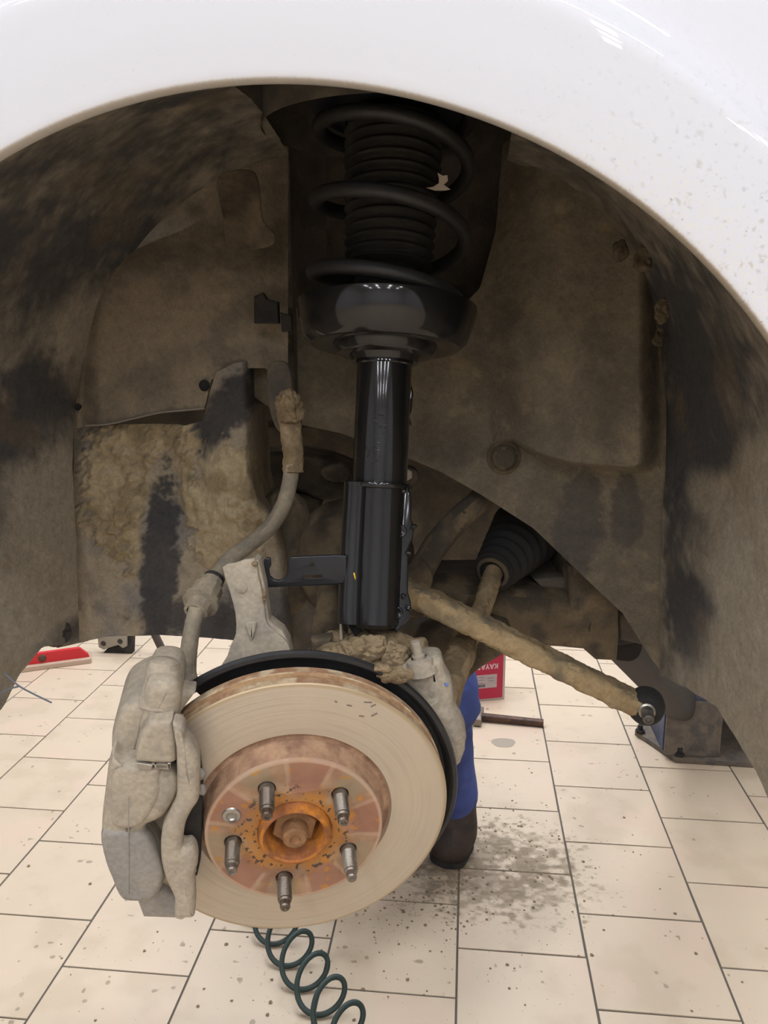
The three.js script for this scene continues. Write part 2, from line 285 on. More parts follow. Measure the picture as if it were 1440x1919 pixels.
  const edges = den.map((L) => [-1, 1].map((sg) => { let best = 0, bd = 9; L.forEach((q, j) => { if (q.y < 0.02) return; const d = Math.abs(q.x - (tower[0] + sg * 0.118)); if (d < bd) { bd = d; best = j; } }); return best; }));
  const J0 = Math.round(edges[32][0] / 1400 * cols), J1 = Math.round(edges[32][1] / 1400 * cols);
  const pre = den.map((L, i) => { const [e0, e1] = edges[i], out = []; for (let j = 0; j <= cols; j++) { const k = j <= J0 ? j / J0 * e0 : j <= J1 ? mix(e0, e1, (j - J0) / (J1 - J0)) : mix(e1, 1400, (j - J1) / (cols - J1)); out.push(L[Math.round(k)]); } return out; });
  const patch = (px, py, a, r, sx, sy, k) => ({ c: Pc(px, py, a), r, sx, sy, k });
  const dark = lin(42, 41, 43), greyD = lin(136, 130, 122), brown = lin(168, 154, 130), tan = lin(186, 167, 132), pale = lin(156, 142, 118);
  const rowA = (u) => mix(A0, A1, u);
  const spots = [[1425, 1300, 0.66, 0.10, 0.2, 1], [1405, 1440, 0.69, 0.09, 0.12, 1], [1425, 1060, 0.69, 0.05, 0.12, 0.9], [60, 1100, 0.84, 0.09, 0.13, 1], [170, 660, 0.9, 0.05, 0.07, 0.7], [110, 900, 0.88, 0.05, 0.1, 0.7], [250, 340, 0.75, 0.14, 0.08, -0.2], [1290, 1000, 0.82, 0.03, 0.06, 0.7], [1330, 920, 0.8, 0.03, 0.03, 0.8],
    [1285, 820, 0.84, 0.06, 0.2, -1], [1300, 1180, 0.82, 0.06, 0.06, -0.9], [60, 780, 0.84, 0.06, 0.07, -0.9], [40, 1000, 0.82, 0.04, 0.06, -0.6], [120, 480, 0.78, 0.1, 0.06, -0.3], [1355, 640, 0.74, 0.06, 0.12, -0.5], [380, 260, 0.7, 0.06, 0.05, -0.6], [105, 1185, 0.9, 0.022, 0.022, -0.8]].map(([x, y, a, ry, r2, k]) => ({ c: Pc(x, y, a), rx: Math.max(ry, 0.05), ry: r2, k }));
  const linerCol = (p) => {
    const n = fb3(p, 7, 11), n2 = fb3(p, 22, 4), n4 = fb3(p, 75, 14); let d = 0.08;
    for (const q of spots) { const e = Math.hypot((p.x - q.c.x) / q.rx, (p.y - q.c.y) / q.ry, (p.z - q.c.z) / (q.rx * 1.8)); d += q.k * sm(1.25, 0.45, e + 0.3 * n2 + 0.12 * n4); }
    const m = sm(-0.55, 0.75, d * 0.95 + 0.32 * n + 0.3 * n2 + 0.3 * n4);
    let c = mix3(lin(74, 73, 72), lin(168, 157, 137), m); return mix3(c, lin(140, 120, 90), 0.3 * sm(0.1, 0.6, fb3(p, 13, 61)));
  };
  const lg = grid(rows, cols, (u, v) => { const i = Math.round(u * rows), q = pre[i][Math.round(v * cols)], p = C(q.x, q.y, rowA(u)); const k = 0.0022 * fb3(p, 24, 3); return p.addScaledVector(cA, k).add(V(0, k * 0.7, 0)); }, linerCol, (u, v) => { const j = Math.floor(v * cols); return !(rowA(u) > 0.655 && j >= J0 && j < J1); });
  const ln = mesh('wheel_arch_liner', lg, M.dirtV, car); ln.userData.label = 'dark grey plastic arch liner caked with dust';
  // strut tower: dark recess above the spring
  const tg = []; { const prof2 = []; for (let k = 0; k <= 12; k++) { const t = k / 12 * Math.PI / 2; prof2.push([0.128 * Math.cos(t), 0.235 + 0.075 * Math.sin(t)]); }
    const half = (pr, ph0, ph1) => new THREE.LatheGeometry(pr.map(([r, h]) => new THREE.Vector2(Math.max(r, 0.00005), h)), 64, ph0, ph1).applyMatrix4(turnY(-YAW)).translate(C(tower[0], 0, tower[1]).x, CAMH, C(tower[0], 0, tower[1]).z);
    const bc = C(tower[0], 0, 0.95).sub(C(tower[0], 0, tower[1])); tg.push(half([[0.122, -0.08], [0.122, 0.24]], Math.PI * 0.5, Math.PI).translate(bc.x, bc.y, bc.z), half([[0.1285, 0.205], ...prof2], 0, Math.PI * 2)); }
  mesh('strut_tower', tg, M.bayDark, car);

  // inner panels, as sheets spanned between traced outlines
  const px2 = (top, bot, x0, x1, nx, ny, depth, col, keep) => grid(nx, ny, (u, v) => { const x = mix(x0, x1, u), y = mix(poly(top, x), poly(bot, x), v); return Pc(x, y, depth(x, y)); }, col, keep);
  const lumps = (p, m) => m * (0.005 + 0.008 * Math.max(0, fb3(p, 26, 2)) + 0.005 * fb3(p, 80, 6));
  // front lower liner sheet with thick mud
  const el = (x, y, cx, cy, rx, ry, rot = 0) => { const c = Math.cos(rot), s = Math.sin(rot), dx = x - cx, dy = y - cy, a = (dx * c + dy * s) / rx, b = (-dx * s + dy * c) / ry; return a * a + b * b; };
  const mudM = (x, y) => { const q = V(x * 0.02, y * 0.02, 0), w = 0.5 * fb3(q, 1.6, 3) + 0.25 * fb3(q, 6, 3); return Math.max(sm(1.25, 0.7, el(x, y, 265, 900, 112, 165, 0.1) + w), sm(1.25, 0.7, el(x, y, 430, 950, 78, 125, 0.15) + w)) * sm(0.7, 1.2, el(x, y, 305, 1030, 42, 190, 0.05) + 0.5 * w); };
  const blk = (x, y) => { const q = V(x * 0.02, y * 0.02, 0), w = 0.55 * fb3(q, 1.6, 8) + 0.35 * fb3(q, 5, 8); return Math.max(sm(1.3, 0.6, el(x, y, 300, 1060, 36, 190, 0.06) + w), sm(1.4, 0.5, el(x, y, 430, 765, 40, 120, 0.75) + w), sm(1.4, 0.5, el(x, y, 400, 1165, 150, 40, 0.1) + w) * 0.9, sm(1.4, 0.5, el(x, y, 490, 1150, 90, 60, 0) + w) * 0.6); };
  let lx = 0, ly = 0;
  const topL = [[138, 800], [200, 797], [240, 794], [300, 793], [350, 796], [378, 788], [392, 735], [404, 698], [440, 680], [500, 676], [508, 690], [560, 900], [582, 1060]], botL2 = [[138, 1206], [200, 1193], [300, 1190], [400, 1196], [582, 1212]];
  const topL3 = [[138, 800], [200, 797], [240, 794], [300, 793], [350, 796], [378, 788], [392, 735], [404, 698], [440, 680], [498, 674]];
  const rightB = [[674, 498], [800, 503], [880, 507], [930, 520], [965, 548], [1010, 566], [1060, 575], [1150, 579], [1215, 582]];
  const frontSheet = grid(150, 190, (u, v) => {
    const x0 = 138, yT = poly(topL3, mix(138, 498, u)), yB = poly(botL2, mix(138, 582, u)), y = mix(yT, yB, v), xr = poly(rightB, y), x = mix(x0, xr, u);
    const round = 0.16 * sm(0.86, 1, u) ** 2 + 0.02 * (1 - Math.min(1, u * 8)) ** 2, bulge = -0.035 * Math.exp(-(((x - 440) / 90) ** 2)) * sm(1130, 900, y) * 1 + 0.012 * sm(1130, 1210, y);
    const p = Pc(x, y, 0.945 + bulge + round); const m = mudM(x, y); return p.addScaledVector(cA, -lumps(p, m) - 0.0015 * fb3(p, 30));
  }, (p, u, v) => {
    const yT = poly(topL3, mix(138, 498, u)), yB = poly(botL2, mix(138, 582, u)), y = mix(yT, yB, v), x = mix(138, poly(rightB, y), u);
    const m = mudM(x, y), n = fb3(p, 30, 5), k = blk(x, y); let c = mix3(brown, greyD, sm(0, 0.6, fb3(p, 9, 3) + 0.2)); c = mix3(c, mix3(tan, lin(156, 138, 104), sm(-0.3, 0.4, n)), m); c = mix3(c, lin(56, 56, 58), k * (1 - m) * 0.9); return mix3(c, dark, 0.25 * sm(0.2, 0.6, n) * (1 - m));
  });
  const fs = mesh('front_liner_sheet', frontSheet, M.dirtV, car); fs.userData.label = 'front inner liner sheet with thick brown mud and a bare dark streak';
  // upper front plate overlapping the sheet, slit below its edge
  const topP = [[120, 790], [136, 640], [165, 590], [185, 530], [215, 480], [255, 420], [330, 350], [400, 290], [470, 255], [540, 240]], botP = [[120, 808], [136, 806], [165, 797], [200, 795], [250, 784], [300, 773], [350, 768], [384, 764], [396, 712], [430, 690], [500, 690], [540, 800]];
  const plate = px2(topP, botP, 120, 540, 120, 110, (x, y) => 0.918 + 0.02 * sm(430, 540, x) + 0.03 * sm(190, 130, x) + 0.03 * sm(520, 400, y), (p) => { const n = fb3(p, 14, 21), n2 = fb3(p, 40, 2); let c = mix3(lin(128, 116, 98), lin(154, 140, 116), sm(-0.4, 0.5, n + 0.3 * n2)); return mix3(c, lin(58, 54, 50), sm(0.35, 0.7, fb3(p, 8, 33)) * 0.8); });
  const pl = mesh('inner_plate', plate, M.dirtV, car); pl.userData.label = 'dusty inner plate with a worn pale lower edge';
  const edge = [[160, 797], [200, 795], [250, 784], [300, 773], [350, 768], [384, 765]].map(([x, y]) => Pc(x, y, 0.913)); mesh('plate_edge', sweep(edge, 0.0013, 0.0013, { seg: 30, rad: 8 }), std({ color: 0x7c7468, roughness: 0.6 }), car);
  for (const [x, y, r] of [[385, 722, 0.0062], [148, 762, 0.0042]]) { const g3 = lathe(Pc(x, y, 0.916), cA.clone().negate(), [[0, 0.0], [r * 0.8, 0.0], [r, 0.003], [r * 1.05, 0.0035]], 20); mesh('fixing_hole', g3, M.rubber, car); }
  // rear / central inner panel with overhanging bulge
  const topW = [[400, 440], [480, 446], [520, 520], [540, 575], [640, 590], [850, 590], [900, 540], [930, 430], [944, 250], [965, 245], [1060, 330], [1130, 380], [1195, 430], [1232, 520], [1262, 700]], botW = [[400, 690], [500, 760], [560, 795], [640, 812], [760, 856], [830, 886], [900, 926], [1000, 990], [1100, 1086], [1168, 1150], [1222, 1236], [1246, 1268], [1262, 1275]];
  const lipY = [[900, 700], [930, 832], [960, 826], [1000, 850], [1040, 864], [1080, 873], [1180, 882], [1215, 876], [1240, 862], [1262, 850]];
  const over = (x, y) => sm(900, 1030, x) * sm(1250, 1195, x) * sm(4, -5, y - poly(lipY, x));
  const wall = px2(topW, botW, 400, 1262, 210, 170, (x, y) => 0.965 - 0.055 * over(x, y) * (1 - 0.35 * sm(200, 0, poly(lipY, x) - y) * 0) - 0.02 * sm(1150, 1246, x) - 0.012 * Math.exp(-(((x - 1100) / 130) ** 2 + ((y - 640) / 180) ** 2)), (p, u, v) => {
    const x = mix(400, 1262, u), y = mix(poly(topW, x), poly(botW, x), v), n = fb3(p, 9, 51), n2 = fb3(p, 35, 12), n4 = fb3(p, 90, 1);
    let c = mix3(lin(114, 104, 87), lin(136, 124, 102), sm(-0.4, 0.5, n + 0.3 * n2)); c = mix3(c, lin(150, 134, 104), 0.6 * sm(0.45, 0.8, n2 + 0.4 * n4));
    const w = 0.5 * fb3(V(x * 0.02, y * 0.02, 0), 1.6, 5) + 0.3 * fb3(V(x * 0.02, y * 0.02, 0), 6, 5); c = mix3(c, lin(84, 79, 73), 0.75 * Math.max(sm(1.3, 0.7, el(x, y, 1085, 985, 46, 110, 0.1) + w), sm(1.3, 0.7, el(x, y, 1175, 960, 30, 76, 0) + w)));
    return mix3(c, lin(84, 79, 73), 0.5 * sm(0.2, 0.7, fb3(p, 6, 71)));
  });
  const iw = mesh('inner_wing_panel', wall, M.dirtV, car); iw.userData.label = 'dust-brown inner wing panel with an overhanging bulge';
  mesh('panel_boss', [lathe(Pc(945, 858, 0.955), cA.clone().negate(), [[0, 0.006], [0.011, 0.006], [0.013, 0.004], [0.0135, 0.0], [0.017, -0.001], [0.02, -0.006]], 32)], M.underDirt, car);
  mesh('liner_stud', [lathe(Pc(105, 1186, 0.9), V(0.5, 0.1, 1), [[0, 0.007], [0.008, 0.007], [0.011, 0.004], [0.017, 0.002], [0.018, 0]], 28)], M.rubber, car);
  // hanging flap and clip between plate and tower
  mesh('liner_flap', ext([[408, 330], [470, 318], [486, 350], [492, 410], [516, 440], [505, 462], [440, 470], [424, 462], [416, 400]], frameZ(0.82), 0, 0.004, 0.0015, { smooth: 3 }), M.mudDark, car);
  mesh('panel_clip', [ext([[476, 555], [492, 548], [500, 560], [520, 565], [522, 606], [476, 606]], frameZ(0.9), 0, 0.02, 0.002), ext([[525, 585], [545, 590], [548, 620], [528, 622]], frameZ(0.9), 0, 0.015, 0.002)], M.rubber, car);
  for (const [x, y, r, a] of [[1165, 472, 12, 0.87], [1205, 486, 14, 0.85], [1242, 580, 13, 0.86], [1236, 630, 10, 0.88]]) { const q = Pc(x, y, a), k = r * a / F; mesh('mud_lump', blob(q, k * 1.1, k * 1.7, k * 0.45, k * 0.6, 75, x, 4), M.underDirt, car); }
  seat(car);
}

// ---------------------------------------------------------------- strut with spring
{
  const o = thing('suspension_strut', 'new glossy black suspension strut with coil spring in the wheel arch', 'strut');
  const b0 = P(701, 1165, 0.768), t0 = P(741, 205, 0.868), ax = t0.clone().sub(b0).normalize(), Lg = b0.distanceTo(t0);
  const at = (py) => { let lo = 0, hi = Lg; const prj = (s) => { const q = b0.clone().addScaledVector(ax, s).sub(V(0, CAMH, 0)), w = -q.z, zc = w * cP - q.y * sP; return CY - F * (q.y * cP + w * sP) / zc; }; for (let i = 0; i < 40; i++) { const m = (lo + hi) / 2; prj(m) > py ? lo = m : hi = m; } return lo; };
  const S = (py) => b0.clone().addScaledVector(ax, at(py)), hgt = (py) => at(py);
  const side = V(1, 0, 0).addScaledVector(ax, -ax.x).normalize(), out = V().crossVectors(side, ax).normalize(), fr = { o: b0, x: side, y: ax, n: out };
  mesh('damper_tube', creased(lathe(b0, ax, [[0, -0.004], [0.0235, -0.004], [0.0265, 0.0], [0.0265, hgt(912)], [0.0272, hgt(908)], [0.0272, hgt(686)], [0.0284, hgt(684)], [0.0284, hgt(676)], [0.0265, hgt(672)], [0.0265, hgt(600)], [0, hgt(600)]], 64), 0.6), M.blackGloss, o);
  // perch dish, open side up
  const hp = hgt(612);
  mesh('spring_perch', creased(lathe(b0, ax, [[0.0268, hp - 0.036], [0.033, hp - 0.036], [0.036, hp - 0.03], [0.047, hp - 0.029], [0.05, hp - 0.026], [0.052, hp - 0.02], [0.064, hp - 0.0215], [0.074, hp - 0.0205], [0.081, hp - 0.014], [0.0865, hp + 0.002], [0.0893, hp + 0.014], [0.0893, hp + 0.0185], [0.0875, hp + 0.0195], [0.0858, hp + 0.018], [0.083, hp + 0.003], [0.078, hp - 0.008], [0.07, hp - 0.0125], [0.055, hp - 0.014], [0.055, hp + 0.012], [0.05, hp + 0.016], [0.0268, hp + 0.016]], 72), 0.5), M.blackGloss, o);
  // coil
  const cp = [], turns = 4.0, h0 = hp + 0.002, h1 = hgt(205); for (let k = 0; k <= 260; k++) { const t = k / 260, th = t * turns * 2 * Math.PI + 2.0, e = t < 0.16 ? t * 0.3 : t > 0.84 ? 1 - (1 - t) * 0.3 : mix(0.048, 0.952, (t - 0.16) / 0.68), r = 0.0745; cp.push(b0.clone().addScaledVector(ax, mix(h0, h1, e)).addScaledVector(side, r * Math.cos(th)).addScaledVector(out, r * Math.sin(th))); }
  const springM = std({ color: 0x282726, roughness: 0.5, bumpMap: grainBump, bumpScale: 0.0004 });
  mesh('coil_spring', sweep(cp, 0.0074, 0.0074, { seg: 420, rad: 14, up: ax }), springM, o);
  // bellows
  const bp = [[0.026, hgt(505)]]; const y0 = hgt(500), y1 = hgt(235), nb = 13; for (let k = 0; k < nb * 6; k++) { const t = k / (nb * 6); bp.push([0.0405 + 0.0036 * Math.cos(k / 6 * 2 * Math.PI) + 0.006 * t, mix(y0, y1, t)]); } bp.push([0.03, y1]);
  mesh('dust_bellows', lathe(b0, ax, bp, 56), M.rubber, o);
  mesh('bump_stop', creased(lathe(b0, ax, [[0.0268, hgt(560)], [0.031, hgt(556)], [0.033, hgt(530)], [0.028, hgt(505)], [0, hgt(500)]], 40), 0.5), M.rubber, o);
  mesh('top_mount', creased(lathe(b0, ax, [[0.03, h1 - 0.01], [0.07, h1 - 0.004], [0.086, h1 + 0.004], [0.09, h1 + 0.014], [0.07, h1 + 0.026], [0, h1 + 0.03]], 56), 0.5), std({ color: 0x1c1d24, roughness: 0.7 }), o);
  const chip = ext([[820, 323], [830, 329], [839, 328], [840, 339], [832, 346], [845, 355], [834, 357], [815, 357], [799, 352], [812, 350], [823, 343], [823, 333]].map(([x, y]) => [x, y]), frameZ(0.782), 0, 0.0012, 0.0003);
  mesh('torn_label', chip, std({ color: 0xb3a594, roughness: 0.8 }), o);
  // clamp bracket
  const br = [];
  const wing = (pts, off, d, sm_ = 0) => br.push(ext(pts, fr, off, d, 0.002, { smooth: sm_ }));
  br.push(sweep([S(906).addScaledVector(side, -0.0225).addScaledVector(out, 0.011), S(1040).addScaledVector(side, -0.0235).addScaledVector(out, 0.011), S(1168).addScaledVector(side, -0.0235).addScaledVector(out, 0.011)], 0.0125, 0.016, { seg: 24, rad: 24, up: out, ex: 2.4 }));
  wing([[676, 908], [693, 912], [694, 938], [699, 965], [702, 990], [697, 1008], [690, 1028], [690, 1112], [696, 1135], [694, 1160], [667, 1196], [652, 1174], [650, 1000]], 0.014, 0.007);
  wing([[752, 908], [766, 912], [772, 935], [771, 972], [777, 988], [774, 1010], [766, 1026], [765, 1110], [771, 1130], [768, 1160], [744, 1187], [724, 1168], [738, 1100]], 0.010, 0.03);
  mesh('clamp_bracket', br, M.blackGloss, o);
  mesh('bracket_collar', creased(lathe(b0, ax, [[0.0268, hgt(916)], [0.0318, hgt(914)], [0.0325, hgt(909)], [0.0318, hgt(905)], [0.0268, hgt(904)]], 48), 0.6), M.blackGloss, o);
  for (const [x, y, off] of [[690, 995, 0.0155], [751, 995, 0.012], [673, 1148, 0.0155], [744, 1148, 0.012]]) { const [u, v] = uvOn(fr, x, y, off), q = b0.clone().addScaledVector(side, u).addScaledVector(ax, v).addScaledVector(out, off); mesh('bolt_dimple', lathe(q.addScaledVector(out, -0.003), out, [[0.0065, 0], [0.006, 0.004], [0.0045, 0.0045], [0.004, 0.003], [0, 0.0025]], 20), M.blackGloss, o); }
  for (const [x, y] of [[688, 918], [757, 920], [699, 985], [776, 987], [690, 1034], [766, 1036], [689, 1116], [757, 1118], [693, 1143], [766, 1140]]) { const [u, v] = uvOn(fr, x, y, 0.014); mesh('weld_bead', blob(b0.clone().addScaledVector(side, u).addScaledVector(ax, v).addScaledVector(out, 0.0135), 0.0028, 0.0026, 0.0022, 0.0008, 300, x, 2), M.blackGloss, o); }
  mesh('side_clip', ext([[762, 715], [770, 713], [775, 735], [772, 770], [768, 780], [772, 795], [758, 797], [757, 720]], fr, 0, 0.012, 0.002), M.blackGloss, o);
  mesh('paint_mark', ext([[662, 1074], [665, 1073], [667, 1083], [666, 1087]], fr, 0.0285, 0.0012, 0.0002), std({ color: 0xd9b21e, roughness: 0.7 }), o);
  // stamped marks on the tube: raised strokes on its surface
  const st = []; const strokes = [[702, 784, 0], [709, 783, 0], [716, 784, 0], [702, 789, 0], [709, 790, 0], [719, 790, .5], [726, 788, 1], [705, 795, -.5], [718, 795, .4], [722, 802, .2], [714, 805, 0], [723, 806, .6], [720, 817, .6], [704, 823, -.5], [710, 834, 0], [702, 843, 0], [710, 847, 0], [710, 851, 0], [709, 855, 0], [709, 859, 0], [708, 863, 0], [708, 867, 0], [702, 852, -1], [692, 851, 1], [690, 858, .6], [676, 849, -.8], [674, 862, -.9], [678, 866, -.9], [698, 870, 0], [686, 845, 1.3], [701, 862, -.4]];
  for (const [x, y, r] of strokes) { const s = S(y), px0 = 720 + F * s.x / (-s.z * cP - (s.y - CAMH) * sP), th = Math.asin(Math.max(-0.9, Math.min(0.9, (x - px0) / 53))); const nn = side.clone().multiplyScalar(Math.sin(th)).addScaledVector(out, Math.cos(th)), tt = V().crossVectors(ax, nn); const g = new RoundedBoxGeometry(0.0036, 0.0011, 0.0012, 2, 0.0005).rotateZ(r); st.push(place(g, { o: s.addScaledVector(nn, 0.0274), x: tt, y: ax, n: nn })); }
  mesh('stamped_marks', st, M.blackGloss, o);
  // hose hook plate
  const hb = ext([[494, 1050], [500, 1045], [507, 1047], [508, 1060], [504, 1068], [506, 1080], [514, 1087], [524, 1088], [534, 1083], [539, 1072], [540, 1050], [546, 1044], [634, 1040], [650, 1042], [650, 1092], [634, 1096], [500, 1102], [493, 1097]], frameZ(0.752), 0, 0.0045, 0.0012, { holes: [[[580, 1050], [592, 1050], [592, 1063], [580, 1063]], [[565, 1076], [606, 1074], [608, 1085], [603, 1088], [567, 1088]]] });
  mesh('hose_hook', hb, std({ color: 0x1b1c1f, roughness: 0.38 }), o);
  seat(o);
}

// ---------------------------------------------------------------- brake disc, hub, shield
const polar = (g, fr, rs = 1) => { const p = g.attributes.position, uv = new Float32Array(p.count * 2); for (let i = 0; i < p.count; i++) { const q = V(p.getX(i), p.getY(i), p.getZ(i)).sub(fr.o); uv[i * 2] = 0.5 + q.dot(fr.x) / 0.3 * rs; uv[i * 2 + 1] = 0.5 + q.dot(fr.y) / 0.3 * rs; } g.setAttribute('uv', new THREE.BufferAttribute(uv, 2)); return g; };
{
  const o = thing('brake_disc', 'worn steel brake disc with a rusty hat around the wheel studs', 'brake disc');
  const ringTex = tex(1024, 1024, (u, v) => { const x = (u - 0.5) * 0.3, y = (v - 0.5) * 0.3, r = Math.hypot(x, y), th = Math.atan2(y, x); let c = mix3([186, 171, 150], [194, 179, 158], N3.noise(r * 900, th * 2.2, 0) * 0.5 + 0.5); c = mix3(c, [174, 160, 140], 0.5 * sm(0, 0.6, N3.noise(r * 320, th * 1.1, 4))); c = mix3(c, [196, 180, 154], 0.6 * sm(-0.2, 0.6, N3.noise(x * 22, y * 22, 2))); if (r > 0.1355) c = mix3(c, [176, 156, 124], sm(0.1355, 0.138, r)); return c; });
  const ringBump = tex(1024, 1024, (u, v) => { const x = (u - 0.5) * 0.3, y = (v - 0.5) * 0.3, r = Math.hypot(x, y); return grey(128 + 60 * N3.noise(r * 1500, Math.atan2(y, x) * 0.8, 1) + 40 * N3.noise(r * 500, 0, 5)); }, false);
  const face = std({ map: ringTex, bumpMap: ringBump, bumpScale: 0.00025, roughness: 0.42, metalness: 0.35 });
  const friction = lathe(ROT.o, rotN, [[0.0865, -0.0035], [0.0885, 0], [0.136, 0.0004], [0.1388, -0.0002], [0.14, -0.0012]], 160);
  mesh('friction_face', polar(creased(friction, 0.4), ROT), face, o, true);
  const rimM = std({ map: dirtTex([[186, 164, 130], [170, 138, 104], [196, 178, 146], [150, 112, 82]], 161, 9), roughness: 0.9, bumpMap: lumpBump, bumpScale: 0.0016 });
  mesh('disc_rim', creased(lathe(ROT.o, rotN, [[0.14, -0.0011], [0.1402, -0.008], [0.1394, -0.0088]], 160), 0.3), rimM, o);
  mesh('vent_groove', creased(lathe(ROT.o, rotN, [[0.1394, -0.0088], [0.137, -0.0095], [0.137, -0.0155], [0.1394, -0.0162]], 160), 0.3), std({ map: dirtTex([[166, 132, 96], [150, 114, 82], [178, 146, 108]], 163, 9), roughness: 0.95 }), o);
  mesh('inner_rim', creased(lathe(ROT.o, rotN, [[0.1394, -0.0162], [0.1402, -0.017], [0.14, -0.0244], [0.138, -0.025], [0.09, -0.025]], 160), 0.3), rimM, o);
  // hat
  const hatTex = tex(1024, 1024, (u, v) => {
    const x = (u - 0.5) * 0.3, y = (v - 0.5) * 0.3, r = Math.hypot(x, y), th = Math.atan2(y, x), q = V(x, y, 0.3);
    let c = mix3([154, 122, 94], [168, 136, 104], sm(-0.4, 0.4, fb3(q, 45, 3))); c = mix3(c, [140, 98, 76], 0.7 * sm(0, 0.5, fb3(q, 30, 9)));
    const spoke = Math.cos(5 * (th - (115 * Math.PI / 180))); // clean contact pads by the studs alternate with red-brown fields
    c = mix3(c, [150, 106, 84], 0.8 * sm(-0.1, -0.35, spoke + 0.25 * fb3(q, 60, 5)) * sm(0.04, 0.046, r)); c = mix3(c, [150, 132, 104], 0.7 * sm(0.4, 0.75, spoke + 0.3 * fb3(q, 60, 6)) * sm(0.05, 0.06, r));
    c = mix3(c, [178, 120, 56], 0.85 * sm(0.052, 0.036, r + 0.012 * fb3(q, 60, 1))); c = mix3(c, [70, 58, 50], 0.85 * sm(0.34, 0.5, fb3(q, 190, 2)) * sm(0.03, 0.036, r) * sm(0.055, 0.045, r)); c = mix3(c, [190, 126, 44], 0.6 * sm(0.45, 0.65, fb3(q, 90, 8)));
    c = mix3(c, [186, 156, 130], 0.45 * sm(0.0022, 0.0008, Math.abs(Math.abs(spoke + 0.22) * 0.01)) * sm(0.05, 0.056, r)); c = mix3(c, [190, 160, 134], 0.7 * sm(0.0735, 0.0755, r));
    return c;
  });
  const hatM = std({ map: hatTex, roughness: 0.85, metalness: 0.08, bumpMap: lumpBump, bumpScale: 0.0009 });
  const hole = [], hs = new THREE.Shape(); hs.absarc(0, 0, 0.0775, 0, 2 * Math.PI); const hc = new THREE.Path(); hc.absarc(0, 0, 0.032, 0, 2 * Math.PI, true); hs.holes.push(hc);
  for (let k = 0; k < 5; k++) { const a = (115 + 72 * k) * Math.PI / 180, q = new THREE.Path(); q.absarc(0.054 * Math.cos(a), 0.054 * Math.sin(a), 0.0074, 0, 2 * Math.PI, true); hs.holes.push(q); }
  const hg = new THREE.ExtrudeGeometry(hs, { depth: 0.006, bevelEnabled: true, bevelSize: 0.0012, bevelThickness: 0.0012, bevelOffset: -0.0012, bevelSegments: 2, curveSegments: 64 }); hg.translate(0, 0, -0.0072);
  mesh('hat_face', polar(creased(place(hg, ROT, 0.0195), 0.5), ROT), hatM, o, true);
  mesh('hat_wall', creased(lathe(ROT.o, rotN, [[0.0865, -0.0035], [0.0845, -0.0045], [0.0815, -0.003], [0.0795, 0.004], [0.0772, 0.0182], [0.0765, 0.0186], [0.072, 0.013]], 120), 0.4), std({ map: dirtTex([[156, 122, 96], [168, 134, 102], [136, 104, 82], [172, 138, 108]], 171, 8), roughness: 0.9, bumpMap: lumpBump, bumpScale: 0.0014 }), o);
  mesh('retaining_screw', creased(lathe(RP(-0.0535, 0.0235, 0.0192), rotN, [[0.0085, 0], [0.0075, 0.0015], [0.0045, 0.0018], [0.0035, 0.0006], [0, 0.0004]], 24), 0.5), M.steel, o);
  // flakes of dirt on the face
  for (const [x, y, l, r] of [[690, 1316, 14, 0.1], [700, 1322, 10, -0.4], [655, 1322, 9, 0.3], [678, 1342, 9, 0.25], [702, 1339, 12, -0.45], [630, 1315, 5, 0.5]]) { const [u, v] = uvOn(ROT, x, y, 0.0006); mesh('grime_fleck', place(new RoundedBoxGeometry(l * 0.0005, 0.0009, 0.0008, 1, 0.0003).rotateZ(-r), { ...ROT, o: RP(u, v, 0.0007) }), std({ color: 0x6b6254, roughness: 1 }), o); }
  seat(o);
}
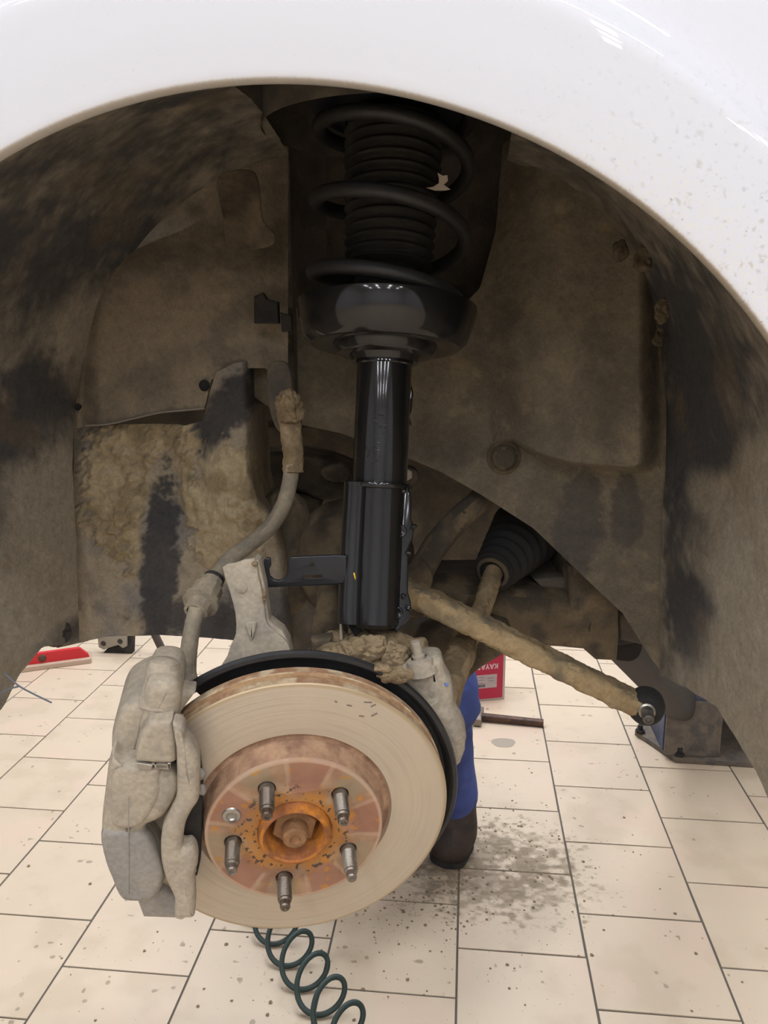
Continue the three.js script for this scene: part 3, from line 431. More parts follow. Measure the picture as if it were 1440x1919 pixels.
{
  const o = thing('wheel_hub', 'rusty wheel hub with five bare wheel studs and an axle nut', 'hub');
  mesh('hub_ring', creased(lathe(ROT.o, rotN, [[0.0225, -0.02], [0.0235, 0.002], [0.0245, 0.018], [0.0262, 0.0262], [0.0278, 0.0275], [0.0305, 0.0265], [0.0318, 0.0235], [0.0318, 0.008]], 72), 0.5), M.rust, o);
  mesh('hub_flange', creased(lathe(ROT.o, rotN, [[0.0235, 0.0], [0.068, 0.0], [0.07, 0.003], [0.07, 0.0085], [0.068, 0.0105], [0.03, 0.011]], 72), 0.5), M.rustNut, o);
  const nf = new THREE.Shape(); for (let k = 0; k < 6; k++) { const a = k / 6 * 2 * Math.PI + 0.3; nf[k ? 'lineTo' : 'moveTo'](0.0205 * Math.cos(a), 0.0205 * Math.sin(a)); } nf.closePath();
  const ng = new THREE.ExtrudeGeometry(nf, { depth: 0.008, bevelEnabled: true, bevelSize: 0.002, bevelThickness: 0.002, bevelOffset: -0.002, bevelSegments: 3 }).translate(0, 0, -0.01);
  mesh('axle_nut', [creased(place(ng, ROT, 0.0155), 0.4), lathe(ROT.o, rotN, [[0.0225, -0.002], [0.0225, 0.002], [0.02, 0.0035]], 40)], M.rustNut, o);
  mesh('axle_stub', creased(lathe(ROT.o, rotN, [[0.0115, 0.01], [0.0115, 0.024], [0.0108, 0.0275], [0.009, 0.0295], [0.005, 0.0298], [0.0038, 0.0278], [0, 0.0274]], 36), 0.5), M.rustNut, o);
  for (let k = 0; k < 5; k++) {
    const a = (115 + 72 * k) * Math.PI / 180, c = RP(0.054 * Math.cos(a), 0.054 * Math.sin(a), 0), pf = [[0.0066, 0.01], [0.0066, 0.024]];
    for (let j = 0; j < 11; j++) { pf.push([0.0064, 0.0245 + j * 0.0018], [0.0057, 0.0254 + j * 0.0018]); } pf.push([0.0058, 0.0448], [0.0046, 0.0462], [0.0046, 0.0512], [0.0038, 0.0526], [0.002, 0.0526], [0.0016, 0.0515], [0, 0.0512]);
    mesh('wheel_stud', creased(lathe(c, rotN, pf, 24), 0.4), M.studSteel, o);
  }
  seat(o);
}
{
  const o = thing('brake_shield', 'matt black sheet-metal shield curving round the back of the brake disc', 'shield');
  const arc = (prof, t0, t1, n) => grid(n, prof.length - 1, (u, v) => { const t = mix(t0, t1, u), [r, h] = prof[Math.round(v * (prof.length - 1))], k = 1 + 0.04 * sm(0.5, -0.4, t); return RP(r * k * Math.cos(t), r * k * Math.sin(t), h); });
  const pf = [[0.075, -0.038], [0.13, -0.038], [0.1425, -0.036], [0.1445, -0.033], [0.146, -0.0285], [0.1485, -0.0262], [0.152, -0.0268], [0.1535, -0.0295], [0.152, -0.033], [0.147, -0.036], [0.143, -0.04], [0.075, -0.04]];
  mesh('shield_plate', creased(arc(pf, -0.75, 2.2, 160), 0.8), M.blackSatin, o);
  mesh('shield_tip', [creased(arc(pf.slice(4, 9), 2.19, 2.3, 20), 0.8), ext([[352, 1288], [372, 1278], [372, 1296], [362, 1302], [354, 1298]], ROT, -0.027, 0.006, 0.0015)], M.blackSatin, o);
  mesh('shield_mud', [blob(RP(0.092, 0.124, -0.028), 0.016, 0.008, 0.006, 0.003, 120, 3), blob(RP(0.08, 0.131, -0.029), 0.01, 0.004, 0.005, 0.002, 120, 5)], M.mud, o);
  seat(o);
}

// ---------------------------------------------------------------- caliper
{
  const o = thing('brake_caliper', 'dust-grey brake caliper clamped over the left edge of the brake disc', 'caliper');
  const cyl3 = (a, b, r0, r1) => cyl(a, b, r0, r1, 32, 0.3);
  // main housing: stacked rounded castings
  mesh('housing', [
    ext([[232, 1330], [262, 1315], [285, 1318], [300, 1345], [300, 1420], [262, 1480], [240, 1560], [214, 1560], [196, 1530], [205, 1440], [206, 1390], [216, 1350]], ROT, 0.012, 0.075, 0.012, { smooth: 4, seg: 5 }),
    ext([[206, 1420], [232, 1432], [290, 1434], [334, 1468], [330, 1500], [305, 1540], [268, 1562], [296, 1606], [310, 1640], [304, 1672], [286, 1696], [262, 1699], [228, 1696], [214, 1675], [205, 1650], [190, 1610], [187, 1560], [193, 1500]], ROT, 0.03, 0.055, 0.011, { smooth: 3, seg: 5 }),
  ], M.casting, o);
  mesh('piston_cover', ext([[218, 1442], [292, 1440], [300, 1462], [298, 1500], [262, 1552], [210, 1552], [205, 1500]], ROT, 0.0325, 0.02, 0.006, { smooth: 4, seg: 4 }), M.casting, o);
  mesh('piston_face', [ext([[192, 1562], [262, 1566], [296, 1612], [306, 1650], [286, 1688], [230, 1690], [208, 1650], [194, 1610]], ROT, 0.032, 0.02, 0.006, { smooth: 4, seg: 4 })], M.castingGrey, o);
  mesh('casting_seam', [ext([[240, 1496], [242, 1496], [242, 1676], [240, 1676]], ROT, 0.0328, 0.002, 0.0004)], M.castingGrey, o);
  mesh('lower_lug', ext([[256, 1690], [305, 1668], [330, 1680], [338, 1724], [268, 1722]], ROT, 0.008, 0.04, 0.005, { seg: 4 }), M.castingGrey, o);
  // carrier column with guide pin boot
  const fr = ROT;
  mesh('carrier', [
    ext([[276, 1284], [322, 1280], [338, 1300], [336, 1340], [330, 1372], [326, 1384], [262, 1378], [264, 1340]], fr, 0.018, 0.06, 0.010, { smooth: 4, seg: 5 }),
    ext([[278, 1356], [322, 1354], [330, 1385], [330, 1430], [318, 1436], [254, 1432], [252, 1412], [262, 1378]], fr, 0.032, 0.05, 0.006, { seg: 4 }),
    ext([[322, 1300], [345, 1296], [366, 1300], [350, 1322], [330, 1350]], fr, 0.0, 0.02, 0.004),
  ], M.casting, o);
  const q0 = uvOn(fr, 300, 1300, 0.0), q1 = uvOn(fr, 307, 1238, 0.0);
  const a0 = RP(q0[0], q0[1], 0.0), a1 = RP(q1[0], q1[1], -0.012), dd = a1.clone().sub(a0).normalize();
  mesh('guide_pin_boot', creased(lathe(a0.clone().addScaledVector(dd, -0.01), dd, [[0.0165, 0], [0.016, 0.01], [0.0148, 0.0125], [0.0142, 0.018], [0.0136, 0.0195], [0.0134, 0.032], [0.012, 0.0365], [0.0075, 0.0395], [0, 0.04]], 40), 0.6), M.casting, o);
  // curved outer bar
  mesh('carrier_bar', ext([[322, 1364], [340, 1366], [347, 1376], [346, 1386], [362, 1404], [373, 1430], [373, 1475], [372, 1505], [360, 1524], [348, 1548], [343, 1575], [342, 1594], [358, 1594], [368, 1606], [370, 1628], [363, 1648], [365, 1675], [365, 1718], [360, 1724], [330, 1728], [326, 1720], [326, 1690], [312, 1660], [302, 1625], [300, 1590], [304, 1560], [318, 1530], [330, 1500], [330, 1440], [328, 1400]], fr, 0.036, 0.022, 0.007, { smooth: 3, seg: 5 }), M.casting, o);
  mesh('pad_spring', [ext([[256, 1430], [286, 1434], [284, 1444], [262, 1444]], fr, 0.034, 0.003, 0.0006), ext([[284, 1432], [290, 1432], [291, 1438], [312, 1438], [314, 1431], [320, 1431], [320, 1444], [316, 1444], [314, 1436], [309, 1436], [309, 1432], [294, 1432], [294, 1440], [286, 1440]], fr, 0.033, 0.003, 0.0005)], M.steel, o);
  mesh('brake_pad', [ext([[336, 1372], [374, 1420], [380, 1470], [378, 1560], [376, 1612], [370, 1640], [362, 1648], [340, 1600], [330, 1500]], fr, 0.012, 0.0115, 0.001)], M.rubber, o);
  for (const [x, y] of [[376, 1452], [378, 1482], [360, 1628]]) { const [u, v] = uvOn(fr, x, y, 0.014); mesh('pad_pin', blob(RP(u, v, 0.013), 0.004, 0.005, 0.004, 0.001, 200, x, 2), M.castingGrey, o); }
  seat(o);
}

// ---------------------------------------------------------------- knuckle and brackets
{
  const o = thing('steering_knuckle', 'mud-caked steering knuckle under the black strut and behind the disc', 'knuckle');
  mesh('knuckle_body', [blob(P(700, 1245, 0.775), 0.062, 0.036, 0.03, 0.010, 42, 3, 7), blob(P(650, 1230, 0.775), 0.038, 0.024, 0.03, 0.008, 50, 5, 6), blob(P(560, 1500, 0.745), 0.07, 0.1, 0.03, 0.004, 30, 8, 6), blob(P(620, 1350, 0.76), 0.06, 0.07, 0.03, 0.006, 30, 9, 6)], M.mud, o);
  for (const [x, y, r, ry, k] of [[684, 1222, 52, 30, 1], [735, 1240, 46, 34, 2], [640, 1232, 40, 24, 3], [760, 1268, 36, 26, 4], [700, 1262, 40, 24, 5]]) mesh('mud_clod', blob(P(x, y, 0.748), r * 0.00052, ry * 0.00052, 0.016, 0.006, 75, k * 3, 6), M.mud, o);
  mesh('clamp_ear', [ext([[600, 1095], [632, 1100], [640, 1160], [650, 1200], [590, 1210], [582, 1180], [592, 1140]], frameZ(0.80), 0, 0.03, 0.006, { smooth: 3 }), ext([[582, 1200], [622, 1196], [622, 1222], [580, 1226]], frameZ(0.76), 0, 0.02, 0.004)], M.underDirt, o);
  mesh('pinch_gap', ext([[636, 1162], [641, 1162], [643, 1200], [637, 1200]], frameZ(0.765), 0, 0.01, 0.001), M.casting, o);
  seat(o);
}
{
  const o = thing('hose_bracket', 'pale dust-coated steel bracket standing above the brake shield', 'bracket');
  const fr = frameZ(0.708);
  mesh('bracket_plate', ext([[417, 1064], [440, 1056], [477, 1047], [484, 1080], [494, 1118], [497, 1150], [501, 1170], [520, 1188], [538, 1204], [546, 1230], [540, 1262], [420, 1262], [426, 1230], [434, 1206], [442, 1188], [441, 1150], [430, 1108]], fr, 0, 0.005, 0.0012, { smooth: 2 }), M.casting, o);
  mesh('bracket_flange', ext([[477, 1047], [485, 1052], [496, 1098], [499, 1130], [505, 1165], [530, 1184], [541, 1204], [546, 1228], [538, 1222], [520, 1192], [499, 1172], [492, 1120], [483, 1080]], fr, -0.0035, 0.02, 0.0015), M.casting, o);
  mesh('rivet', creased(lathe(P(453, 1101, 0.709), V(0, 0, 1), [[0.0058, 0], [0.0052, 0.0018], [0.003, 0.003], [0, 0.0032]], 24), 0.6), M.casting, o);
  const rg = ext([[460, 1168], [478, 1166], [480, 1176], [474, 1196], [470, 1200], [464, 1186]], fr, 0.003, 0.004, 0.0015, { smooth: 3 }); mesh('pressed_rib', rg, M.casting, o);
  mesh('mud_edge', [blob(P(478, 1056, 0.704), 0.003, 0.002, 0.004, 0.001, 300, 1, 2), blob(P(496, 1116, 0.706), 0.002, 0.006, 0.004, 0.0015, 260, 4, 3)], M.mud, o);
  seat(o);
}
{
  const o = thing('brake_hose', 'dusty rubber brake hose running from the inner panel down to the caliper', 'brake hose');
  const up = [[548, 868, 0.868], [543, 905, 0.865], [532, 945, 0.855], [508, 985, 0.84], [470, 1018, 0.82], [435, 1045, 0.795], [408, 1078, 0.765], [392, 1098, 0.745]].map((q) => P(...q));
  const dn = [[370, 1138, 0.715], [361, 1175, 0.708], [354, 1220, 0.702], [353, 1265, 0.698], [362, 1292, 0.69]].map((q) => P(...q));
  mesh('hose_upper', sweep(up, 0.0085, 0.0085, { seg: 60, rad: 18, amp: 0.0004, freq: 200 }), M.hose, o);
  mesh('hose_lower', sweep(dn, 0.0078, 0.0078, { seg: 50, rad: 18, amp: 0.0004, freq: 200 }), M.hose, o);
  const a = P(398, 1090, 0.752), b = P(366, 1148, 0.712), d = b.clone().sub(a).normalize(), L = a.distanceTo(b);
  mesh('coupling', creased(lathe(a, d, [[0.0085, 0], [0.0115, 0.001], [0.0115, L * 0.22], [0.0145, L * 0.24], [0.0145, L * 0.6], [0.0175, L * 0.62], [0.0175, L * 0.72], [0.0115, L * 0.74], [0.0115, L * 0.98], [0.0085, L]], 12), 0.4), M.hose, o);
  mesh('coupling_collar', creased(lathe(P(402, 1083, 0.757), d, [[0.0085, 0], [0.0105, 0.001], [0.0105, 0.012], [0.0085, 0.013]], 24), 0.4), M.rubber, o);
  const q0 = P(550, 886, 0.868), q1 = P(538, 742, 0.89);
  mesh('end_fitting', sweep([q0, P(549, 845, 0.872), P(545, 800, 0.878), q1], (t) => 0.0112 + 0.0022 * sm(0.4, 0.75, t) - 0.006 * sm(0.85, 1, t), 0.011, { seg: 60, rad: 24, amp: 0.002, freq: 90 }), M.mud, o);
  mesh('mud_cake', [blob(P(543, 762, 0.872), 0.014, 0.02, 0.012, 0.005, 90, 2, 6), blob(P(562, 775, 0.868), 0.0075, 0.007, 0.007, 0.002, 160, 5, 4)], M.mud, o);
  mesh('body_bracket', ext([[500, 700], [508, 680], [525, 676], [540, 684], [548, 720], [546, 790], [532, 812], [516, 800], [504, 760]], frameZ(0.905), 0, 0.006, 0.002, { smooth: 3 }), M.bayDark, o);
  seat(o);
}

// ---------------------------------------------------------------- links and arms on the right
{
  const o = thing('stabilizer_link', 'long mud-covered stabilizer link with a bare ball stud hanging free', 'link');
  const a = P(745, 1098, 0.83), b = P(1206, 1326, 0.80);
  mesh('link_bar', sweep([a, a.clone().lerp(b, 0.33), a.clone().lerp(b, 0.66), a.clone().lerp(b, 0.97)], 0.0125, (t) => 0.019 - 0.001 * t, { ex: 3.2, seg: 140, rad: 40, amp: 0.0022, freq: 95, up: V(0, 0, 1) }), M.mudBar, o);
  const c = P(1212, 1328, 0.79), dir = P(1218, 1360, 0.74).sub(c).normalize();
  mesh('joint_boot', creased(lathe(c.clone().addScaledVector(dir, -0.018), dir, [[0, -0.004], [0.016, -0.003], [0.0195, 0.002], [0.0195, 0.012], [0.018, 0.016], [0.0175, 0.021], [0.014, 0.026], [0.0115, 0.027], [0, 0.024]], 40), 0.7), M.rubber, o);
  mesh('ball_stud', creased(lathe(c.clone().addScaledVector(dir, 0.006), dir, [[0.0088, 0], [0.0092, 0.002], [0.0085, 0.004], [0.0066, 0.005], [0.0064, 0.017]], 32), 0.5), M.steel, o);
  const tp = []; for (let j = 0; j < 8; j++) tp.push([0.0058, 0.023 + j * 0.0013], [0.0052, 0.0237 + j * 0.0013]); mesh('stud_thread', creased(lathe(c.clone().addScaledVector(dir, 0.0), dir, [[0.0062, 0.0228], ...tp, [0.0048, 0.035], [0.003, 0.0355], [0.0025, 0.034], [0, 0.034]], 28), 0.4), std({ color: 0x5d5850, roughness: 0.5, metalness: 0.6 }), o);
  seat(o);
}
{
  const o = thing('anti_roll_bar', 'dusty bent anti-roll bar rising behind the strut', 'bar');
  mesh('bar', sweep([P(775, 1150, 0.93), P(782, 1095, 0.93), P(800, 1050, 0.94), P(835, 1000, 0.96), P(880, 955, 0.99), P(930, 915, 1.02), P(990, 880, 1.06)], 0.0155, 0.0155, { seg: 60, rad: 24, amp: 0.0008, freq: 80 }), M.underDirt, o);
  mesh('bar_end', sweep([P(772, 1062, 0.9), P(786, 1078, 0.905), P(776, 1120, 0.9)], 0.016, 0.008, { seg: 24, rad: 20, ex: 3 }), M.underDirt, o);
  seat(o);
}
{
  const o = thing('tie_rod', 'muddy steering tie rod leaving a black ribbed rubber boot', 'tie rod');
  const a = P(985, 1000, 1.08), b = P(925, 1072, 0.99), d = b.clone().sub(a).normalize(), L = a.distanceTo(b), pr = [[0.02, 0]]; for (let k = 0; k <= 40; k++) { const t = k / 40; pr.push([mix(0.046, 0.024, t) + 0.0035 * Math.cos(t * 7 * 2 * Math.PI), t * L]); } pr.push([0.012, L]);
  mesh('ribbed_boot', lathe(a, d, pr, 44), std({ color: 0x1d1b19, roughness: 0.85 }), o);
  mesh('rod', sweep([P(926, 1070, 0.99), P(912, 1115, 0.95), P(895, 1165, 0.92), P(868, 1215, 0.86), P(838, 1290, 0.79), P(828, 1335, 0.76)], (t) => 0.0118 + 0.005 * sm(0.5, 0.62, t), (t) => 0.0118 + 0.005 * sm(0.5, 0.62, t), { seg: 70, rad: 22, amp: 0.0015, freq: 100 }), M.mud, o);
  mesh('boot_clamp', creased(lathe(a.clone().addScaledVector(d, L - 0.004), d, [[0.02, 0], [0.0215, 0.001], [0.0215, 0.007], [0.017, 0.008]], 32), 0.5), M.underDirt, o);
  seat(o);
}
{
  const o = thing('ball_joint', 'pale dust-covered tie rod end with a short stud beside the disc', 'ball joint');
  const c = P(800, 1300, 0.735);
  mesh('joint_body', [ext([[752, 1262], [770, 1250], [800, 1236], [828, 1238], [836, 1262], [850, 1290], [852, 1330], [846, 1352], [826, 1372], [806, 1352], [780, 1312]], frameZ(0.722), 0, 0.04, 0.011, { smooth: 3, seg: 5 })], M.casting, o);
  mesh('joint_web', blob(P(814, 1286, 0.733), 0.012, 0.018, 0.013, 0.001, 80, 4, 4), M.casting, o);
  mesh('joint_arm', sweep([P(800, 1300, 0.735), P(838, 1350, 0.74), P(840, 1400, 0.745), P(800, 1450, 0.75)], 0.016, 0.02, { seg: 30, rad: 22, amp: 0.0015, freq: 80 }), M.casting, o);
  const s0 = P(790, 1252, 0.728), s1 = P(779, 1202, 0.728), d = s1.clone().sub(s0).normalize(), L = s0.distanceTo(s1);
  mesh('stud_nut', creased(lathe(s0, d, [[0.016, -0.004], [0.0155, 0.002], [0.0135, 0.003], [0.0125, 0.009], [0.009, 0.0105], [0.0078, 0.011]], 28), 0.5), M.casting, o);
  mesh('stud', creased(lathe(s0, d, [[0.0062, 0.006], [0.0062, L * 0.5], [0.0048, L * 0.52], [0.0048, L * 0.96], [0.004, L], [0, L]], 24), 0.5), M.casting, o);
  mesh('chalk_mark', ext([[833, 1280], [842, 1282], [840, 1286], [834, 1285]], frameZ(0.7215), 0, 0.001, 0.0002), std({ color: 0x6a7bc0, roughness: 0.9 }), o);
  seat(o);
}
{
  const o = thing('subframe', 'dust-brown front subframe crossmember under the engine', 'subframe');
  mesh('crossmember', sweep([P(740, 1128, 1.06), P(850, 1135, 1.06), P(960, 1140, 1.05), P(1090, 1150, 1.05)], 0.05, 0.04, { seg: 40, rad: 28, ex: 3.5, amp: 0.0015, freq: 40, up: V(0, 1, 0) }), M.underDirt, o);
  mesh('upper_rail', sweep([P(720, 1085, 1.12), P(900, 1085, 1.12), P(1120, 1075, 1.12)], 0.05, 0.022, { seg: 20, rad: 20, ex: 3, up: V(0, 1, 0) }), M.bayDark, o);
  const bl = ext([[1066, 1060], [1160, 1070], [1162, 1190], [1158, 1240], [1118, 1238], [1070, 1196]], frameZ(1.0), 0, 0.12, 0.006, { seg: 3 });
  mesh('mounting_block', bl, M.underDirt, o);
  for (const [x, y] of [[1079, 1191], [1122, 1193]]) mesh('block_hole', lathe(P(x, y, 1.001), V(0, 0, 1), [[0, 0.0006], [0.003, 0.0006], [0.0042, 0.001], [0.0045, 0]], 16), M.bayDark, o);
  mesh('lower_web', ext([[500, 1120], [770, 1110], [850, 1150], [850, 1236], [500, 1236]], frameZ(1.0), 0, 0.02, 0.003), M.bayDark, o);
  mesh('gusset', ext([[1000, 1085], [1066, 1080], [1066, 1190], [1050, 1200], [1040, 1130]], frameZ(1.03), 0, 0.03, 0.004), M.bayDark, o);
  mesh('lower_bracket', ext([[1160, 1150], [1200, 1160], [1222, 1215], [1200, 1208], [1164, 1200]], frameZ(1.02), 0, 0.05, 0.004), M.bayDark, o);
  seat(o);
}
{
  const o = thing('control_arm', 'brown lower control arm half hidden behind the stabilizer link', 'control arm');
  mesh('arm', ext([[790, 1190], [880, 1165], [960, 1180], [952, 1222], [938, 1234], [905, 1254], [880, 1275], [850, 1310], [800, 1330], [770, 1260]], frameZ(0.93), 0, 0.05, 0.01, { smooth: 2, seg: 4 }), M.mudDark, o);
  seat(o);
}
{
  const o = thing('drive_shaft', 'dirty drive shaft with a conical rubber joint boot left of the strut', 'drive shaft');
  const a = P(690, 1010, 0.98), b = P(600, 1080, 0.93), d = b.clone().sub(a).normalize();
  mesh('joint_boot', lathe(P(655, 1050, 0.99), P(610, 1075, 0.9).sub(P(655, 1050, 0.99)).normalize(), [[0.02, -0.06], [0.072, -0.05], [0.078, -0.03], [0.074, -0.01], [0.078, 0.0], [0.07, 0.01], [0.06, 0.03], [0.03, 0.034], [0, 0.034]], 48), M.mudDark, o);
  mesh('shaft', cyl(P(700, 1075, 1.2), P(640, 1060, 0.98), 0.016, 0.016), M.bayDark, o);
  mesh('boot_cone', [blob(P(535, 1040, 1.02), 0.045, 0.09, 0.04, 0.002, 30, 3, 6)], M.underDirt, o);
  seat(o);
}
{
  const o = thing('gearbox', 'dark dirty gearbox casing seen through the gap beside the strut', 'gearbox');
  mesh('casing', [ext([[470, 860], [560, 850], [640, 868], [690, 900], [680, 935], [600, 940], [560, 925], [480, 930]], frameZ(1.12), 0, 0.1, 0.015, { smooth: 3, seg: 4 }), ext([[480, 950], [560, 935], [600, 955], [560, 985], [490, 990]], frameZ(1.1), 0, 0.08, 0.012, { smooth: 3 })], M.mudDark, o);
  for (const g of [ext([[735, 880], [770, 878], [785, 890], [778, 912], [740, 912]], frameZ(0.99), 0, 0.03, 0.004, { smooth: 2 }), ext([[600, 880], [640, 870], [655, 892], [640, 905], [610, 900]], frameZ(1.08), 0, 0.03, 0.006, { smooth: 2 })]) mesh('casing_lug', g, M.underDirt, o);
  mesh('lug_bolt', cyl(P(762, 890, 0.99), P(762, 890, 0.98), 0.008, 0.008, 6), M.casting, o);
  mesh('back_casing', [ext([[420, 800], [700, 790], [1100, 880], [1160, 1120], [1000, 1130], [700, 1130], [420, 1190]], frameZ(1.4), 0, 0.1, 0.01)], M.bayDark, o);
  seat(o);
}

// ---------------------------------------------------------------- things on the floor
{
  const o = thing('air_hose', 'dark green coiled air hose lying on the tiles below the brake disc', 'hose');
  const A = Pf(500, 1700, 0.045), B = Pf(650, 1925, 0.045), d = B.clone().sub(A), L = d.length(); d.normalize();
  const s = V(-d.z, 0, d.x), pts = [], pitch = 0.08, R = 0.045, e1 = s.clone().multiplyScalar(-1).add(V(0, 0.3, 0)), e2 = d.clone().multiplyScalar(-0.62).add(V(0, 0.66, 0));
  for (let k = -30; k <= 160; k++) { const t = k / 24, th = t * 2 * Math.PI; pts.push(A.clone().addScaledVector(d, t * pitch).addScaledVector(e1, R * Math.cos(th)).addScaledVector(e2, R * Math.sin(th)).add(V(0, -0.006, 0))); }
  mesh('hose_coil', sweep(pts, 0.006, 0.006, { seg: 520, rad: 12, up: d }), std({ color: 0x24352f, roughness: 0.5 }), o);
  seat(o);
}
{
  const o = thing('cardboard_box', 'red cardboard box with a white label standing on the floor', 'box');
  const l = Pf(873, 1317), r = Pf(946, 1310), x = r.clone().sub(l), w = x.length(); x.normalize(); const y = V(0, 1, 0), n = V().crossVectors(x, y), h = 0.215, fr = { o: l.clone(), x, y, n };
  const red = std({ color: 0xb5243f, roughness: 0.6 }), edge = std({ color: 0xc9bcb0, roughness: 0.8 });
  mesh('carton', place(new RoundedBoxGeometry(w, h, 0.16, 2, 0.002).translate(w / 2, h / 2, -0.08), fr), edge, o);
  mesh('front_print', place(new RoundedBoxGeometry(w - 0.018, h - 0.014, 0.001, 1, 0.0004).translate(w / 2 - 0.001, h / 2 + 0.002, 0.0003), fr), std({ color: 0xc2284a, roughness: 0.55 }), o);
  mesh('side_print', place(new RoundedBoxGeometry(0.001, h - 0.014, 0.15, 1, 0.0004).translate(-0.0003, h / 2, -0.08), fr), red, o);
  mesh('sticker', place(new RoundedBoxGeometry(0.092, 0.056, 0.001, 1, 0.0004).translate(w / 2, 0.083, 0.0012), fr), std({ color: 0xc4b3b3, roughness: 0.6 }), o);
  const font = await new FontLoader().loadAsync('fonts/droid/droid_sans_bold.typeface.json');
  const tg = new TextGeometry('KAYABA', { font, size: 0.021, depth: 0.0006, curveSegments: 4 }); tg.rotateZ(Math.PI).translate(w - 0.03, 0.155, 0.0009);
  mesh('lettering', place(tg, fr), std({ color: 0xe6cfd2, roughness: 0.6 }), o);
  const bars = []; for (let k = 0; k < 14; k++) bars.push(place(new THREE.BoxGeometry(0.0006 + 0.0012 * h2(k, 1, 3), 0.012, 0.0006).translate(w / 2 - 0.034 + k * 0.0023, 0.066, 0.0019), fr)); mesh('barcode', bars, std({ color: 0x4a4448, roughness: 0.8 }), o);
  const ln = []; for (let k = 0; k < 5; k++) ln.push(place(new THREE.BoxGeometry(0.018 + 0.012 * h2(k, 2, 3), 0.0018, 0.0006).translate(w / 2 + (k % 2 ? 0.022 : -0.02), 0.102 - k * 0.006, 0.0019), fr)); mesh('small_print', ln, std({ color: 0x8a7f80, roughness: 0.8 }), o);
  seat(o);
}
{
  const o = thing('hammer', 'hammer with a brown wooden handle lying on the tiles', 'hammer');
  const a = Pf(896, 1342, 0.018), b = Pf(1019, 1355, 0.014);
  mesh('handle', sweep([a, a.clone().lerp(b, 0.4), b], 0.0145, 0.013, { seg: 30, rad: 18, ex: 2.6, up: V(0, 1, 0) }), std({ map: dirtTex([[84, 56, 40], [104, 72, 50], [62, 42, 32]], 181, 6), roughness: 0.6 }), o);
  const d = b.clone().sub(a).normalize(), s = V(-d.z, 0, d.x), m = a.clone();
  mesh('head', [sweep([m.clone().addScaledVector(s, -0.05), m.clone().addScaledVector(s, 0.02), m.clone().addScaledVector(s, 0.055)], (t) => 0.019 - 0.003 * Math.sin(t * 3.1), (t) => 0.018 - 0.006 * sm(0.6, 1, t), { seg: 20, rad: 20, ex: 4, up: V(0, 1, 0) })], std({ color: 0x8a8076, roughness: 0.45, metalness: 0.6 }), o);
  seat(o);
}
{
  const o = thing('red_rail', 'red metal rail with round bolts on a pale wooden base', 'rail');
  const r = Pf(172, 1243), l = Pf(32, 1262), x = r.clone().sub(l); x.y = 0; x.normalize(); const L = 0.62, y = V(0, 1, 0), n = V().crossVectors(x, y), fr = { o: r.clone(), x, y, n };
  mesh('wooden_base', place(new RoundedBoxGeometry(L, 0.022, 0.1, 2, 0.003).translate(-L / 2, 0.011, -0.05), fr), std({ color: 0xb39c86, roughness: 0.8 }), o);
  const sh = new THREE.Shape(); sh.moveTo(-L, 0.022); sh.lineTo(-0.008, 0.022); sh.lineTo(-0.012, 0.034); sh.lineTo(-0.045, 0.068); sh.lineTo(-L, 0.068); sh.closePath();
  mesh('red_plate', place(new THREE.ExtrudeGeometry(sh, { depth: 0.02, bevelEnabled: true, bevelSize: 0.001, bevelThickness: 0.001, bevelSegments: 2 }).translate(0, 0, -0.045), fr), std({ color: 0xc4242a, roughness: 0.5 }), o);
  for (const u of [-0.2, -0.3]) mesh('round_bolt', creased(lathe(fr.o.clone().addScaledVector(x, u).add(V(0, 0.045, 0)).addScaledVector(n, -0.024), n, [[0.017, 0], [0.015, 0.004], [0.009, 0.007], [0, 0.007]], 24), 0.5), std({ color: 0x5c4636, roughness: 0.6, metalness: 0.4 }), o);
  mesh('top_rod', cyl(fr.o.clone().addScaledVector(x, -0.16).add(V(0, 0.08, -0.06)), fr.o.clone().addScaledVector(x, -0.05).add(V(0, 0.075, -0.12)), 0.008), M.underDirt, o);
  seat(o);
}
{
  const o = thing('metal_clamp', 'grey metal clamp jaw with two bolt holes standing on the tiles', 'clamp');
  const p = Pf(215, 1226), fr = { o: p, x: cB, y: V(0, 1, 0), n: cA.clone().negate() };
  mesh('jaw', ext([[-0.075, 0.03], [-0.05, 0.018], [-0.03, 0.028], [0.02, 0.045], [0.04, 0.03], [0.06, 0.04], [0.065, 0.12], [-0.078, 0.12]], fr, 0, 0.03, 0.003, { px: false }), std({ color: 0x9b9484, roughness: 0.6, metalness: 0.3 }), o);
  for (const [u, v] of [[-0.05, 0.05], [0.03, 0.063]]) mesh('bolt_hole', creased(lathe(p.clone().addScaledVector(cB, u).add(V(0, v, 0)).addScaledVector(fr.n, 0.0005), fr.n, [[0.0125, 0], [0.011, 0.003], [0.008, 0.001], [0, 0.001]], 20), 0.5), std({ color: 0x3a352f, roughness: 0.7 }), o);
  mesh('jaw_foot', ext([[-0.06, 0], [0.075, 0], [0.085, 0.1], [0.06, 0.1], [0.05, 0.045], [-0.04, 0.02]], fr, -0.012, 0.04, 0.003, { px: false }), M.rubber, o);
  seat(o);
}
{
  const o = thing('pry_leg', 'dark slanting metal leg touching the tiles behind the front liner', 'stand leg');
  mesh('leg', sweep([Pf(308, 1226, 0.01), Pf(308, 1226, 0.01).add(V(-0.07, 0.16, -0.02)), Pf(308, 1226, 0.01).add(V(-0.14, 0.34, -0.04))], 0.016, 0.014, { seg: 12, rad: 14, ex: 4 }), std({ color: 0x4a433c, roughness: 0.6, metalness: 0.4 }), o);
  mesh('foot', rect(Pf(310, 1224, 0.012), 0.05, 0.022, 0.04, 0.005), M.rubber, o);
  seat(o);
}
